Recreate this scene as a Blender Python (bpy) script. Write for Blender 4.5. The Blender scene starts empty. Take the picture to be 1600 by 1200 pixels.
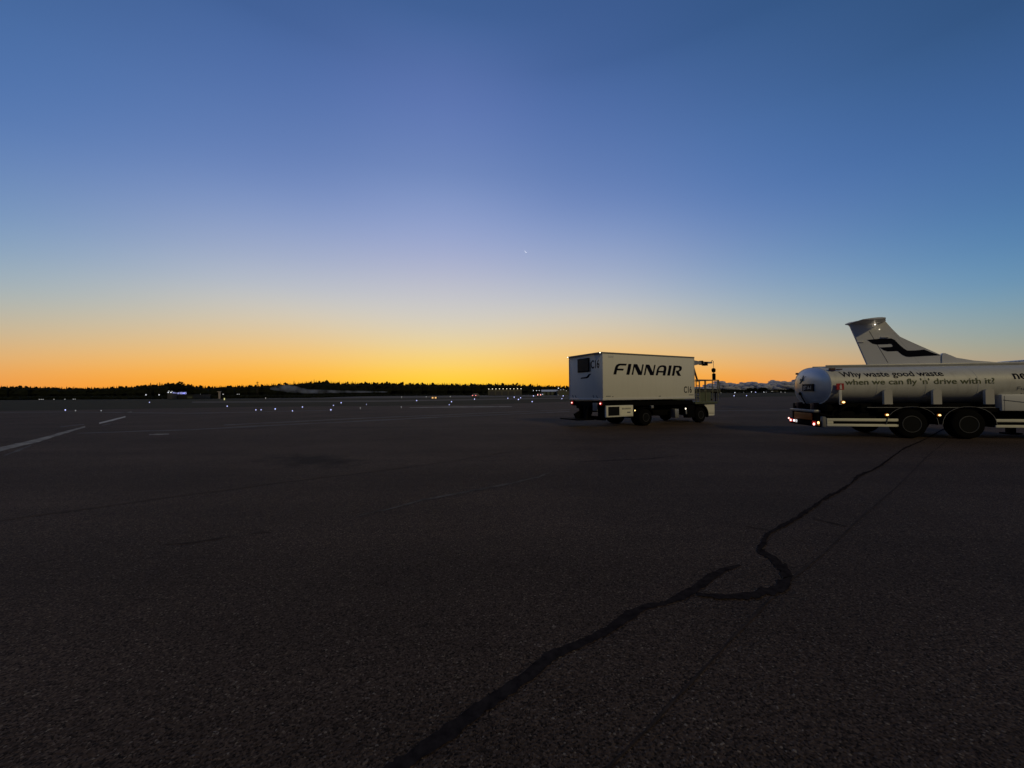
import bpy, bmesh, math, random
from mathutils import Vector, Matrix
from math import radians as R, sin, cos, pi, atan2, sqrt, exp

random.seed(11)
scene = bpy.context.scene
COL = scene.collection

# ------------------------------------------------------------------ camera
H = 1.7                                   # eye height
F = 600.0                                 # focal length in photo pixels (1600 wide)
PITCH, ROLL = math.atan(14 / 600), 0.0061
f_ = Vector((0, cos(PITCH), sin(PITCH)))
r0 = Vector((1, 0, 0)); u0 = r0.cross(f_)
r_ = r0 * cos(ROLL) - u0 * sin(ROLL)
u_ = r0 * sin(ROLL) + u0 * cos(ROLL)
cd = bpy.data.cameras.new('camera'); cam = bpy.data.objects.new('camera', cd); COL.objects.link(cam)
cam.matrix_world = Matrix(((r_.x, u_.x, -f_.x, 0), (r_.y, u_.y, -f_.y, 0), (r_.z, u_.z, -f_.z, H), (0, 0, 0, 1)))
cd.sensor_width = 36; cd.lens = 36 * F / 1600; cd.clip_end = 30000; cd.clip_start = 0.05
scene.camera = cam

def ray(x, y):
    return (f_ * F + r_ * (x - 800) + u_ * (600 - y))
def ground(x, y, z=0.0):
    d = ray(x, y); k = (z - H) / d.z
    return Vector((d.x * k, d.y * k, z))
def at(x, y, Y):
    d = ray(x, y); k = Y / d.y
    return Vector((d.x * k, Y, H + d.z * k))
def hor(x):
    return 614 - 0.0061 * (x - 800)

# ------------------------------------------------------------------ dawn sky
def lin(c):
    c = c / 255.0
    return c / 12.92 if c <= 0.04045 else ((c + 0.055) / 1.055) ** 2.4
def L3(r, g, b):
    return (lin(r), lin(g), lin(b), 1)

SKY = [
 (0, [(0, 255, 198, 40), (2.2, 254, 207, 62), (4.1, 251, 208, 100), (6.9, 234, 209, 150), (10.6, 208, 203, 192), (14.1, 195, 195, 200),
      (18.5, 168, 175, 204), (22.6, 147, 162, 203), (26.5, 129, 149, 196), (30, 111, 135, 186), (35.5, 95, 120, 178), (40.1, 86, 111, 168), (45.2, 64, 98, 151), (60, 36, 66, 112), (90, 24, 46, 86)]),
 (25, [(0, 254, 158, 30), (2.1, 253, 176, 48), (4.5, 246, 190, 98), (7.6, 224, 196, 150), (10.7, 208, 200, 184), (13.7, 185, 190, 199),
      (17.4, 160, 172, 200), (21.7, 135, 155, 197), (26.3, 107, 132, 185), (31.2, 92, 120, 175), (35.6, 81, 111, 168), (40.4, 69, 100, 155), (60, 36, 66, 112), (90, 24, 46, 86)]),
 (43, [(0, 249, 146, 42), (1.5, 247, 158, 56), (3.2, 238, 175, 98), (5.5, 210, 184, 142), (8, 182, 184, 172), (10.3, 157, 176, 186),
      (13, 134, 162, 190), (16, 116, 149, 190), (20.1, 97, 130, 183), (24.1, 82, 119, 177), (31, 71, 109, 165), (35.4, 64, 98, 150), (40.3, 54, 90, 138), (60, 32, 60, 104), (90, 24, 46, 86)]),
 (62, [(0, 190, 150, 115), (1.5, 178, 156, 126), (3.5, 156, 165, 146), (5.2, 141, 165, 164), (7.5, 120, 160, 179), (9.8, 101, 150, 185),
      (13.2, 85, 134, 180), (17.6, 73, 117, 169), (22.7, 67, 107, 161), (27.5, 58, 94, 145), (32, 50, 85, 128), (60, 29, 56, 98), (90, 24, 46, 86)]),
 (95, [(0, 112, 108, 112), (5, 82, 98, 128), (12, 52, 82, 128), (24, 36, 62, 108), (45, 27, 48, 88), (90, 24, 46, 86)]),
 (150, [(0, 58, 58, 66), (6, 40, 50, 72), (15, 27, 40, 66), (40, 20, 34, 62), (90, 24, 46, 86)]),
]
world = bpy.data.worlds.new('World'); scene.world = world; world.use_nodes = True
nt = world.node_tree; N = nt.nodes; Lk = nt.links
N.clear()
def math_node(op, a, b=None):
    n = N.new('ShaderNodeMath'); n.operation = op
    for i, v in enumerate((a, b)):
        if v is None: continue
        if isinstance(v, (int, float)): n.inputs[i].default_value = v
        else: Lk.new(v, n.inputs[i])
    return n.outputs[0]
tc = N.new('ShaderNodeTexCoord'); sep = N.new('ShaderNodeSeparateXYZ'); Lk.new(tc.outputs['Generated'], sep.inputs[0])
az = math_node('ARCTAN2', sep.outputs[0], sep.outputs[1])
daz = math_node('MULTIPLY', math_node('ABSOLUTE', math_node('ADD', az, R(10))), 180 / pi)
el = math_node('MULTIPLY', math_node('ARCSINE', math_node('MINIMUM', math_node('MAXIMUM', sep.outputs[2], 0.0), 1.0)), 2 / pi)
def vmath(op, a, b=None, k=None):
    n = N.new('ShaderNodeVectorMath'); n.operation = op; Lk.new(a, n.inputs[0])
    if b is not None: Lk.new(b, n.inputs[1])
    if k is not None: Lk.new(k, n.inputs['Scale'])
    return n.outputs[0]
SIG = {0: 10.5, 25: 11, 43: 10, 62: 12, 95: 18, 150: 30}
csum = wsum = None
for dz, stops in SKY:                      # smooth blend of the vertical gradients around the glow
    rp = N.new('ShaderNodeValToRGB'); cr = rp.color_ramp; cr.interpolation = 'B_SPLINE'
    while len(cr.elements) < len(stops): cr.elements.new(0.5)
    for k, (e, r, g, b) in enumerate(stops): cr.elements[k].position = e / 90.0
    for k, (e, r, g, b) in enumerate(stops): cr.elements[k].color = L3(r, g, b)
    Lk.new(el, rp.inputs[0])
    q = math_node('DIVIDE', math_node('SUBTRACT', daz, float(dz)), float(SIG[dz]))
    w = math_node('ADD', math_node('EXPONENT', math_node('MULTIPLY', math_node('MULTIPLY', q, q), -0.5)), 1e-6)
    cw = vmath('SCALE', rp.outputs[0], k=w)
    csum = cw if csum is None else vmath('ADD', csum, cw)
    wsum = w if wsum is None else math_node('ADD', wsum, w)
prev = vmath('SCALE', csum, k=math_node('DIVIDE', 1.0, wsum))
bg = N.new('ShaderNodeBackground'); Lk.new(prev, bg.inputs[0]); bg.inputs[1].default_value = 1.03
wo = N.new('ShaderNodeOutputWorld'); Lk.new(bg.outputs[0], wo.inputs[0])

# directional lamp standing in for unseen warm apron floodlights, right and behind the camera
sd = bpy.data.lights.new('apron_flood', 'SUN'); apron_flood = bpy.data.objects.new('apron_flood', sd); COL.objects.link(apron_flood)
sd.energy = 0.76; sd.angle = R(2.5); sd.color = (1.0, 0.83, 0.45)
Ldir = Vector((0.46, -0.78, 0.60)).normalized()
apron_flood.rotation_euler = Ldir.to_track_quat('Z', 'Y').to_euler()
apron_flood.location = (20, -30, 30)

vs = scene.view_settings
vs.view_transform = 'Standard'; vs.look = 'None'; vs.exposure = 0; vs.gamma = 1
scene.cycles.max_bounces = 6

# ------------------------------------------------------------------ materials
def new_mat(name):
    m = bpy.data.materials.new(name); m.use_nodes = True
    return m, m.node_tree.nodes, m.node_tree.links, m.node_tree.nodes['Principled BSDF']
def paint(name, col, rough=0.5, metal=0.0, var=0.12, scale=3.0, bump=0.0, bscale=60, coat=0.0, grime=0.0, spec=0.4):
    """painted / rubber / metal surface with slight procedural unevenness"""
    m, n, l, b = new_mat(name)
    t = n.new('ShaderNodeTexCoord')
    ns = n.new('ShaderNodeTexNoise'); ns.inputs['Scale'].default_value = scale; ns.inputs['Detail'].default_value = 6
    l.new(t.outputs['Object'], ns.inputs['Vector'])
    mx = n.new('ShaderNodeMix'); mx.data_type = 'RGBA'
    mx.inputs[6].default_value = (*[c * (1 - var) for c in col], 1); mx.inputs[7].default_value = (*[min(1, c * (1 + var)) for c in col], 1)
    l.new(ns.outputs[0], mx.inputs['Factor'])
    out = mx.outputs[2]
    if grime:
        g = n.new('ShaderNodeTexNoise'); g.inputs['Scale'].default_value = 1.1; g.inputs['Detail'].default_value = 9; g.inputs['Roughness'].default_value = 0.7
        mp = n.new('ShaderNodeMapping'); mp.inputs['Scale'].default_value = (5.0, 5.0, 0.5)
        l.new(t.outputs['Object'], mp.inputs[0]); l.new(mp.outputs[0], g.inputs['Vector'])
        rr = n.new('ShaderNodeMapRange'); rr.inputs['From Min'].default_value = 0.5; rr.inputs['From Max'].default_value = 0.8
        rr.inputs['To Max'].default_value = grime; l.new(g.outputs[0], rr.inputs['Value'])
        m2 = n.new('ShaderNodeMix'); m2.data_type = 'RGBA'; m2.inputs[7].default_value = (0.16, 0.13, 0.10, 1)
        l.new(rr.outputs[0], m2.inputs['Factor']); l.new(out, m2.inputs[6]); out = m2.outputs[2]
    l.new(out, b.inputs['Base Color'])
    mr = n.new('ShaderNodeMapRange'); mr.inputs['To Min'].default_value = max(0.03, rough - 0.08); mr.inputs['To Max'].default_value = min(1, rough + 0.1)
    l.new(ns.outputs[0], mr.inputs['Value']); l.new(mr.outputs[0], b.inputs['Roughness'])
    b.inputs['Metallic'].default_value = metal; b.inputs['Specular IOR Level'].default_value = spec
    b.inputs['Coat Weight'].default_value = coat; b.inputs['Coat Roughness'].default_value = 0.12
    if bump:
        bn = n.new('ShaderNodeTexNoise'); bn.inputs['Scale'].default_value = bscale; bn.inputs['Detail'].default_value = 3
        l.new(t.outputs['Object'], bn.inputs['Vector'])
        bp = n.new('ShaderNodeBump'); bp.inputs['Strength'].default_value = bump; bp.inputs['Distance'].default_value = 0.02
        l.new(bn.outputs[0], bp.inputs['Height']); l.new(bp.outputs[0], b.inputs['Normal'])
    return m
def lamp(name, col, strength):
    m, n, l, b = new_mat(name)
    b.inputs['Base Color'].default_value = (*col, 1); b.inputs['Roughness'].default_value = 0.3
    b.inputs['Emission Color'].default_value = (*col, 1); b.inputs['Emission Strength'].default_value = strength
    return m
M = dict(
    white=paint('white_panel', (0.74, 0.72, 0.64), 0.5, grime=0.10, var=0.04, scale=0.8, spec=.25),
    white2=paint('white_gloss', (0.66, 0.66, 0.63), 0.42, var=0.05, scale=1.0, bump=0.03, bscale=1.5, grime=0.2, spec=.4),
    tankskin=paint('tank_skin', (0.54, 0.535, 0.49), 0.55, metal=0.10, var=0.10, scale=1.4, bump=0.06, bscale=1.2, grime=0.35, spec=.4),
    capskin=paint('tank_end_skin', (0.42, 0.43, 0.45), 0.34, metal=0.3, var=0.05, scale=1.2, bump=0.12, bscale=1.6, grime=0.15, spec=.4),
    plane=paint('aircraft_white', (0.78, 0.77, 0.74), 0.35, var=0.04, scale=0.7),
    trim=paint('pale_trim', (0.62, 0.61, 0.58), 0.4, var=0.08),
    trim2=paint('cover_paint', (0.50, 0.48, 0.43), 0.5, var=.06, spec=.2),
    edge=paint('grey_edge', (0.20, 0.20, 0.20), 0.6, spec=.2),
    black=paint('chassis_black', (0.0045, 0.0042, 0.004), 0.8, var=0.3, spec=.05),
    rubber=paint('tyre_rubber', (0.0055, 0.0052, 0.005), 0.9, var=0.3, bump=0.2, bscale=30, spec=.05),
    rim=paint('wheel_dark', (0.008, 0.008, 0.008), 0.7, spec=.1),
    rimedge=paint('wheel_edge', (0.07, 0.07, 0.07), 0.5, metal=0.3),
    dark=paint('dark_recess', (0.010, 0.010, 0.011), 0.6, spec=.1),
    glass=paint('dark_glass', (0.014, 0.013, 0.013), 0.5, spec=.12),
    ink=paint('dark_blue_ink', (0.004, 0.004, 0.010), 0.6, spec=.08),
    fadedink=paint('faded_ink', (0.012, 0.012, 0.016), 0.8, spec=.03),
    green=paint('green_ink', (0.125, 0.14, 0.075), 0.8, spec=.03),
    red=paint('sign_red', (0.42, 0.02, 0.025), 0.5),
    orange=paint('orange_board', (0.36, 0.11, 0.02), 0.5),
    rust=paint('brown_bracket', (0.07, 0.025, 0.018), 0.6),
    steel=paint('galvanised', (0.36, 0.36, 0.35), 0.45, metal=0.5),
    rail=paint('grey_rail', (0.19, 0.185, 0.14), 0.6, spec=.2),
    mesh=paint('guard_panel', (0.10, 0.115, 0.08), 0.7, spec=.15),
    cream=paint('cream_stripe', (0.82, 0.79, 0.62), 0.5),
    wall=paint('hall_wall', (0.11, 0.105, 0.085), 0.8, spec=.1),
    kiosk=paint('kiosk_wall', (0.07, 0.07, 0.075), 0.8, spec=.1),
    darkwall=paint('dark_wall', (0.02, 0.02, 0.022), 0.7),
    roof=paint('pale_roof', (0.6, 0.62, 0.68), 0.5),
    concrete=paint('concrete', (0.42, 0.36, 0.33), 0.8),
    carpaint=paint('car_paint', (0.10, 0.10, 0.11), 0.35, coat=0.4),
    carpale=paint('pale_car_paint', (0.42, 0.43, 0.44), 0.35, coat=0.4),
    bark=paint('bark', (0.03, 0.024, 0.018), 0.9),
    redlamp=lamp('red_lamp', (1.0, 0.26, 0.22), 2.4),
    redhot=lamp('red_lamp_hot', (1.0, 0.42, 0.36), 4),
    redglass=lamp('red_lens', (0.5, 0.012, 0.008), 0.28),
    amber=lamp('amber_lamp', (1.0, 0.66, 0.26), 3),
    amberglass=lamp('amber_lens', (0.5, 0.16, 0.01), 0.25),
    warm=lamp('warm_lamp', (1.0, 0.88, 0.68), 3),
    cool=lamp('cool_lamp', (0.86, 0.90, 1.0), 1.6),
    blue=lamp('blue_lamp', (0.50, 0.54, 1.0), 2.2),
    signblue=lamp('sign_letters', (0.36, 0.38, 0.85), 1.0),
    yellow=lamp('yellow_sign_face', (0.75, 0.72, 0.32), 0.6),
    dimlamp=lamp('dim_lamp', (0.8, 0.8, 0.8), .6),
)

# ------------------------------------------------------------------ mesh helpers
class MB:
    def __init__(s): s.bm = bmesh.new()
    def box(s, x0, x1, y0, y1, z0, z1, bev=0.0, mat=None, seg=2):
        t = bmesh.new(); bmesh.ops.create_cube(t, size=1)
        for v in t.verts:
            v.co = Vector((x0 + (v.co.x + .5) * (x1 - x0), y0 + (v.co.y + .5) * (y1 - y0), z0 + (v.co.z + .5) * (z1 - z0)))
        if bev: bmesh.ops.bevel(t, geom=t.edges[:], offset=bev, segments=seg, affect='EDGES', profile=.5)
        s._merge(t, mat); return s
    def _merge(s, t, mat=None):
        if mat is not None: bmesh.ops.transform(t, matrix=mat, verts=t.verts)
        me = bpy.data.meshes.new('tmp'); t.to_mesh(me); t.free(); s.bm.from_mesh(me); bpy.data.meshes.remove(me)
    def prism(s, pts, fn, a, b):
        """outline pts (2-D) swept between depths a and b; fn(p, q, d) -> xyz"""
        va = [s.bm.verts.new(fn(p, q, a)) for p, q in pts]; vb = [s.bm.verts.new(fn(p, q, b)) for p, q in pts]
        fs = [s.bm.faces.new(va), s.bm.faces.new(vb[::-1])]
        n = len(pts)
        for i in range(n): s.bm.faces.new((va[i], vb[i], vb[(i + 1) % n], va[(i + 1) % n]))
        return s
    def poly(s, pts):
        s.bm.faces.new([s.bm.verts.new(p) for p in pts]); return s
    def tube(s, pts, r, n=8):
        pts = [Vector(p) for p in pts]; rings = []
        rr = r if isinstance(r, (list, tuple)) else [r] * len(pts)
        for i, p in enumerate(pts):
            d = (pts[min(i + 1, len(pts) - 1)] - pts[max(i - 1, 0)]).normalized()
            a = Vector((0, 0, 1)) if abs(d.z) < .9 else Vector((1, 0, 0))
            e1 = d.cross(a).normalized(); e2 = d.cross(e1)
            rings.append([s.bm.verts.new(p + (e1 * cos(2 * pi * k / n) + e2 * sin(2 * pi * k / n)) * rr[i]) for k in range(n)])
        for i in range(len(rings) - 1):
            for k in range(n): s.bm.faces.new((rings[i][k], rings[i][(k + 1) % n], rings[i + 1][(k + 1) % n], rings[i + 1][k]))
        s.bm.faces.new(rings[0][::-1]); s.bm.faces.new(rings[-1]); return s
    def loft(s, rings, cap=True):
        vr = [[s.bm.verts.new(p) for p in ring] for ring in rings]; n = len(vr[0])
        for i in range(len(vr) - 1):
            for k in range(n): s.bm.faces.new((vr[i][k], vr[i][(k + 1) % n], vr[i + 1][(k + 1) % n], vr[i + 1][k]))
        if cap: s.bm.faces.new(vr[0][::-1]); s.bm.faces.new(vr[-1])
        return s
    def lathe(s, prof, c, axis='y', n=28, cap=True):
        """prof: (offset along axis, radius)"""
        rings = []
        for o, r in prof:
            ring = []
            for k in range(n):
                a = 2 * pi * k / n
                if axis == 'y': ring.append(Vector((c[0] + r * cos(a), c[1] + o, c[2] + r * sin(a))))
                elif axis == 'x': ring.append(Vector((c[0] + o, c[1] + r * cos(a), c[2] + r * sin(a))))
                else: ring.append(Vector((c[0] + r * cos(a), c[1] + r * sin(a), c[2] + o)))
            rings.append(ring)
        return s.loft(rings, cap)
    def ball(s, c, r, sub=2, scale=(1, 1, 1), jit=0.0):
        t = bmesh.new(); bmesh.ops.create_icosphere(t, subdivisions=sub, radius=1)
        for v in t.verts:
            k = 1 + random.uniform(-jit, jit)
            v.co = Vector((c[0] + v.co.x * r * scale[0] * k, c[1] + v.co.y * r * scale[1] * k, c[2] + v.co.z * r * scale[2] * k))
        s._merge(t); return s
    def build(s, name, mat, parent=None, smooth=None):
        bmesh.ops.recalc_face_normals(s.bm, faces=s.bm.faces[:])
        me = bpy.data.meshes.new(name); s.bm.to_mesh(me); s.bm.free()
        return mesh_obj(name, me, mat, parent, smooth)
def mesh_obj(name, me, mat, parent=None, smooth=None):
    o = bpy.data.objects.new(name, me); COL.objects.link(o)
    if mat: me.materials.append(mat)
    if smooth is not None:
        try:
            me.shade_smooth(); me.set_sharp_from_angle(angle=R(smooth))
        except Exception: pass
    if parent: o.parent = parent
    return o
def thing(name, label, cat, loc=(0, 0, 0), rz=0.0, group=None):
    o = bpy.data.objects.new(name, None); COL.objects.link(o)
    o.location = loc; o.rotation_euler = (0, 0, rz); o.empty_display_size = 0.3
    tag(o, label, cat, group); return o
def tag(o, label, cat, group=None):
    o['label'] = label; o['category'] = cat
    if group: o['group'] = group
    return o
def struct(o, kind='structure'):
    o['kind'] = kind; return o
def copy_thing(root, loc, rz=None, label=None):
    c = root.copy(); COL.objects.link(c); c.location = loc
    if rz is not None: c.rotation_euler = (0, 0, rz)
    if label: c['label'] = label
    def rec(o, p):
        for ch in list(o.children):
            d = ch.copy(); COL.objects.link(d); d.parent = p; rec(ch, d)
    rec(root, c); return c
def text_mesh(body, size, sx=1.0, bold=0.0, space=1.0):
    cu = bpy.data.curves.new('lettering', 'FONT'); cu.body = body; cu.size = size; cu.offset = bold; cu.space_character = space
    cu.resolution_u = 3; cu.fill_mode = 'BOTH'
    o = bpy.data.objects.new('lettering_tmp', cu); COL.objects.link(o)
    dg = bpy.context.evaluated_depsgraph_get(); dg.update()
    me = bpy.data.meshes.new_from_object(o.evaluated_get(dg))
    bpy.data.objects.remove(o); bpy.data.curves.remove(cu)
    for v in me.vertices: v.co.x *= sx
    return me
def text_on(body, size, fn, name, mat, parent, width=None, bold=0.0, space=1.0):
    """text stretched to a width and mapped by fn(x, y) onto a surface"""
    me = text_mesh(body, size, 1.0, bold, space)
    if width:
        x1 = max(v.co.x for v in me.vertices); x0 = min(v.co.x for v in me.vertices)
        for v in me.vertices: v.co.x = (v.co.x - x0) * width / (x1 - x0)
    bm = bmesh.new(); bm.from_mesh(me)
    y0 = min(v.co.y for v in bm.verts); y1 = max(v.co.y for v in bm.verts)
    for k in range(1, 9):
        bmesh.ops.bisect_plane(bm, geom=bm.verts[:] + bm.edges[:] + bm.faces[:], plane_co=(0, y0 + (y1 - y0) * k / 9, 0), plane_no=(0, 1, 0))
    bm.to_mesh(me); bm.free()
    for v in me.vertices: v.co = Vector(fn(v.co.x, v.co.y))
    return mesh_obj(name, me, mat, parent)

# ------------------------------------------------------------------ ground
def asphalt():
    m, n, l, b = new_mat('asphalt')
    t = n.new('ShaderNodeTexCoord')
    vo = n.new('ShaderNodeTexVoronoi'); vo.inputs['Scale'].default_value = 98; l.new(t.outputs['Object'], vo.inputs['Vector'])
    vb = n.new('ShaderNodeTexVoronoi'); vb.inputs['Scale'].default_value = 46; l.new(t.outputs['Object'], vb.inputs['Vector'])
    sp = n.new('ShaderNodeSeparateColor'); l.new(vo.outputs['Color'], sp.inputs[0])
    rp = n.new('ShaderNodeValToRGB'); cr = rp.color_ramp
    cr.elements[0].position = 0; cr.elements[0].color = (0.008, 0.0056, 0.0044, 1)
    cr.elements[1].position = 1; cr.elements[1].color = (0.20, 0.165, 0.13, 1)
    for p, c in ((0.42, (0.050, 0.034, 0.0255, 1)), (0.82, (0.080, 0.055, 0.041, 1)), (0.975, (0.110, 0.079, 0.060, 1))):
        e = cr.elements.new(p); e.color = c
    l.new(sp.outputs[0], rp.inputs[0])
    # broad unevenness and wear
    n1 = n.new('ShaderNodeTexNoise'); n1.inputs['Scale'].default_value = 0.28; n1.inputs['Detail'].default_value = 8; n1.inputs['Roughness'].default_value = 0.62
    l.new(t.outputs['Object'], n1.inputs['Vector'])
    r1 = n.new('ShaderNodeMapRange'); r1.inputs['From Min'].default_value = .3; r1.inputs['From Max'].default_value = .7; r1.inputs['To Min'].default_value = .74; r1.inputs['To Max'].default_value = 1.22
    l.new(n1.outputs[0], r1.inputs['Value'])
    # tyre-worn streaks along the paving lanes
    mp = n.new('ShaderNodeMapping'); mp.inputs['Rotation'].default_value = (0, 0, R(-37)); mp.inputs['Scale'].default_value = (0.03, 0.55, 1)
    l.new(t.outputs['Object'], mp.inputs[0])
    n2 = n.new('ShaderNodeTexNoise'); n2.inputs['Scale'].default_value = 1; n2.inputs['Detail'].default_value = 6; n2.inputs['Roughness'].default_value = .65
    l.new(mp.outputs[0], n2.inputs['Vector'])
    r2 = n.new('ShaderNodeMapRange'); r2.inputs['From Min'].default_value = .3; r2.inputs['From Max'].default_value = .7; r2.inputs['To Min'].default_value = .76; r2.inputs['To Max'].default_value = 1.22
    l.new(n2.outputs[0], r2.inputs['Value'])
    # one oil stain
    sx = n.new('ShaderNodeMapping'); sx.vector_type = 'TEXTURE'; sx.inputs['Location'].default_value = (-5.15, 9.9, 0); sx.inputs['Rotation'].default_value = (0, 0, R(-30)); sx.inputs['Scale'].default_value = (1.9, 0.95, 1)
    l.new(t.outputs['Object'], sx.inputs[0])
    ln = n.new('ShaderNodeVectorMath'); ln.operation = 'LENGTH'; l.new(sx.outputs[0], ln.inputs[0])
    n3 = n.new('ShaderNodeTexNoise'); n3.inputs['Scale'].default_value = 2.2; n3.inputs['Detail'].default_value = 7; l.new(t.outputs['Object'], n3.inputs['Vector'])
    ad = n.new('ShaderNodeMath'); ad.operation = 'MULTIPLY_ADD'; l.new(n3.outputs[0], ad.inputs[0]); ad.inputs[1].default_value = 1.3; l.new(ln.outputs['Value'], ad.inputs[2])
    r3 = n.new('ShaderNodeMapRange'); r3.inputs['From Min'].default_value = .9; r3.inputs['From Max'].default_value = 1.7; r3.inputs['To Min'].default_value = .26; r3.inputs['To Max'].default_value = 1
    l.new(ad.outputs[0], r3.inputs['Value'])
    def mul(a, c):
        q = n.new('ShaderNodeMath'); q.operation = 'MULTIPLY'; l.new(a, q.inputs[0]); l.new(c, q.inputs[1]); return q.outputs[0]
    k = mul(mul(r1.outputs[0], r2.outputs[0]), r3.outputs[0])
    sc = n.new('ShaderNodeVectorMath'); sc.operation = 'SCALE'; l.new(rp.outputs[0], sc.inputs[0]); l.new(k, sc.inputs['Scale'])
    l.new(sc.outputs[0], b.inputs['Base Color'])
    b.inputs['Roughness'].default_value = 0.88; b.inputs['Specular IOR Level'].default_value = 0.11
    hh = n.new('ShaderNodeMath'); hh.operation = 'ADD'; l.new(vo.outputs['Distance'], hh.inputs[0]); l.new(vb.outputs['Distance'], hh.inputs[1])
    bp = n.new('ShaderNodeBump'); bp.inputs['Strength'].default_value = 0.7; bp.inputs['Distance'].default_value = 0.006; bp.invert = True
    l.new(hh.outputs[0], bp.inputs['Height']); l.new(bp.outputs[0], b.inputs['Normal'])
    return m
def patchy(name, c0, c1, scale, rough=0.9, detail=8, stretch=(1, 1, 1), holes=0.0):
    m, n, l, b = new_mat(name)
    t = n.new('ShaderNodeTexCoord'); mp = n.new('ShaderNodeMapping'); mp.inputs['Scale'].default_value = stretch
    l.new(t.outputs['Object'], mp.inputs[0])
    ns = n.new('ShaderNodeTexNoise'); ns.inputs['Scale'].default_value = scale; ns.inputs['Detail'].default_value = detail; ns.inputs['Roughness'].default_value = .68
    l.new(mp.outputs[0], ns.inputs['Vector'])
    rp = n.new('ShaderNodeValToRGB'); rp.color_ramp.elements[0].position = .36; rp.color_ramp.elements[1].position = .64
    rp.color_ramp.elements[0].color = (*c0, 1); rp.color_ramp.elements[1].color = (*c1, 1)
    l.new(ns.outputs[0], rp.inputs[0]); l.new(rp.outputs[0], b.inputs['Base Color'])
    b.inputs['Roughness'].default_value = rough; b.inputs['Specular IOR Level'].default_value = 0.0 if rough >= 1 else 0.08
    return m
A_ASPH = asphalt()
A_FAR = patchy('old_asphalt', (0.035, 0.032, 0.034), (0.062, 0.057, 0.058), 0.25, 0.85)
A_RUN = patchy('runway_asphalt', (0.055, 0.052, 0.05), (0.085, 0.08, 0.076), 0.08, 0.85)
A_GRASS = patchy('field_grass', (0.010, 0.011, 0.005), (0.028, 0.028, 0.013), 0.35, 0.95)
A_TAR = patchy('crack_sealant', (0.013, 0.011, 0.012), (0.030, 0.025, 0.025), 14, 1.0)
A_SEAM = patchy('paving_seam', (0.020, 0.015, 0.012), (0.050, 0.036, 0.029), 6, 0.9)
A_LINE = patchy('paving_joint', (0.042, 0.029, 0.022), (0.074, 0.053, 0.041), 1.6, 0.9)
A_PALE = patchy('chipped_seam', (0.032, 0.026, 0.022), (0.10, 0.09, 0.08), 3, 0.85)
A_PAINT = patchy('worn_paint', (0.09, 0.085, 0.075), (0.30, 0.28, 0.24), 2.6, 0.7)
A_WHITE = patchy('white_paint', (0.30, 0.29, 0.27), (0.46, 0.45, 0.42), 3, 0.7)
A_FAINT = patchy('faded_paint', (0.052, 0.048, 0.046), (0.11, 0.105, 0.10), 1.3, 0.8)

def sheet(name, pts, mat, z=0.0, thick=0.0):
    mb = MB(); mb.poly([Vector((p[0], p[1], z)) for p in pts]); return mb.build(name, mat)
struct(sheet('ground', [(-9000, -3000), (9000, -3000), (9000, 14000), (-9000, 14000)], A_GRASS, -0.03))
def strip_px(name, upper, lower, mat, z):
    """paved band on the ground given by its far and near edge"""
    pts = [ground(x, y) for x, y in upper] + [ground(x, y) for x, y in reversed(lower)]
    return struct(sheet(name, pts, mat, z))
ap = [(-160, -60), (160, -60)]
edge = [ground(1500, 619.5), ground(1250, 619.0), ground(1130, 621), ground(900, 627), ground(760, 632), ground(600, 634.2), ground(400, 635.8), ground(200, 639), ground(0, 642), ground(-300, 648)]
struct(sheet('apron', [(-160, -60), (400, -60), (400, 120)] + [(p.x, p.y) for p in edge] + [(-160, 20)], A_ASPH, 0.0))
strip_px('taxiway', [(300, 627.2), (600, 625.4), (900, 620.8)], [(300, 629.2), (600, 627.6), (900, 622.4)], A_RUN, -0.02)
strip_px('runway', [(420, 621.3), (600, 619.0), (900, 616.6), (1100, 615.0)], [(420, 622.8), (600, 622.0), (900, 619.0), (1100, 616.8)], A_RUN, -0.022)

def ribbon(name, pts, mat, z=0.004, jit=0.0, sub=5, kind='structure'):
    """line on the ground: (x, y, width) in photo pixels, laid on the paving"""
    P = []
    for i in range(len(pts) - 1):
        for k in range(sub):
            t = k / sub; P.append([pts[i][j] * (1 - t) + pts[i + 1][j] * t for j in range(3)])
    P.append(list(pts[-1]))
    Lp, Rp = [], []
    for i, (x, y, w) in enumerate(P):
        a = P[max(i - 1, 0)]; c = P[min(i + 1, len(P) - 1)]
        dx, dy = c[0] - a[0], c[1] - a[1]; q = math.hypot(dx, dy) or 1
        nx, ny = -dy / q, dx / q
        w1 = w * .5 * (1 + random.uniform(-jit, jit)); w2 = w * .5 * (1 + random.uniform(-jit, jit))
        Lp.append(ground(x + nx * w1, y + ny * w1, z)); Rp.append(ground(x - nx * w2, y - ny * w2, z))
    mb = MB(); L = [mb.bm.verts.new(p) for p in Lp]; Q = [mb.bm.verts.new(p) for p in Rp]
    for i in range(len(L) - 1): mb.bm.faces.new((L[i], L[i + 1], Q[i + 1], Q[i]))
    return struct(mb.build(name, mat), kind)
ribbon('crack_sealant', [(560, 1240, 26), (615, 1203, 26), (646, 1182, 22), (702, 1143, 24), (746, 1108, 20), (790, 1080, 19), (842, 1042, 19), (860, 1025, 17), (886, 1014, 14), (921, 999, 11), (956, 981, 13),
        (982, 961.5, 17), (1009, 947, 9), (1039, 943, 6), (1065.6, 931, 13), (1083, 922, 12), (1109, 902.5, 13), (1131, 890, 8), (1157, 883, 3)], A_TAR, 0.004, 0.2, 6)
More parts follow.
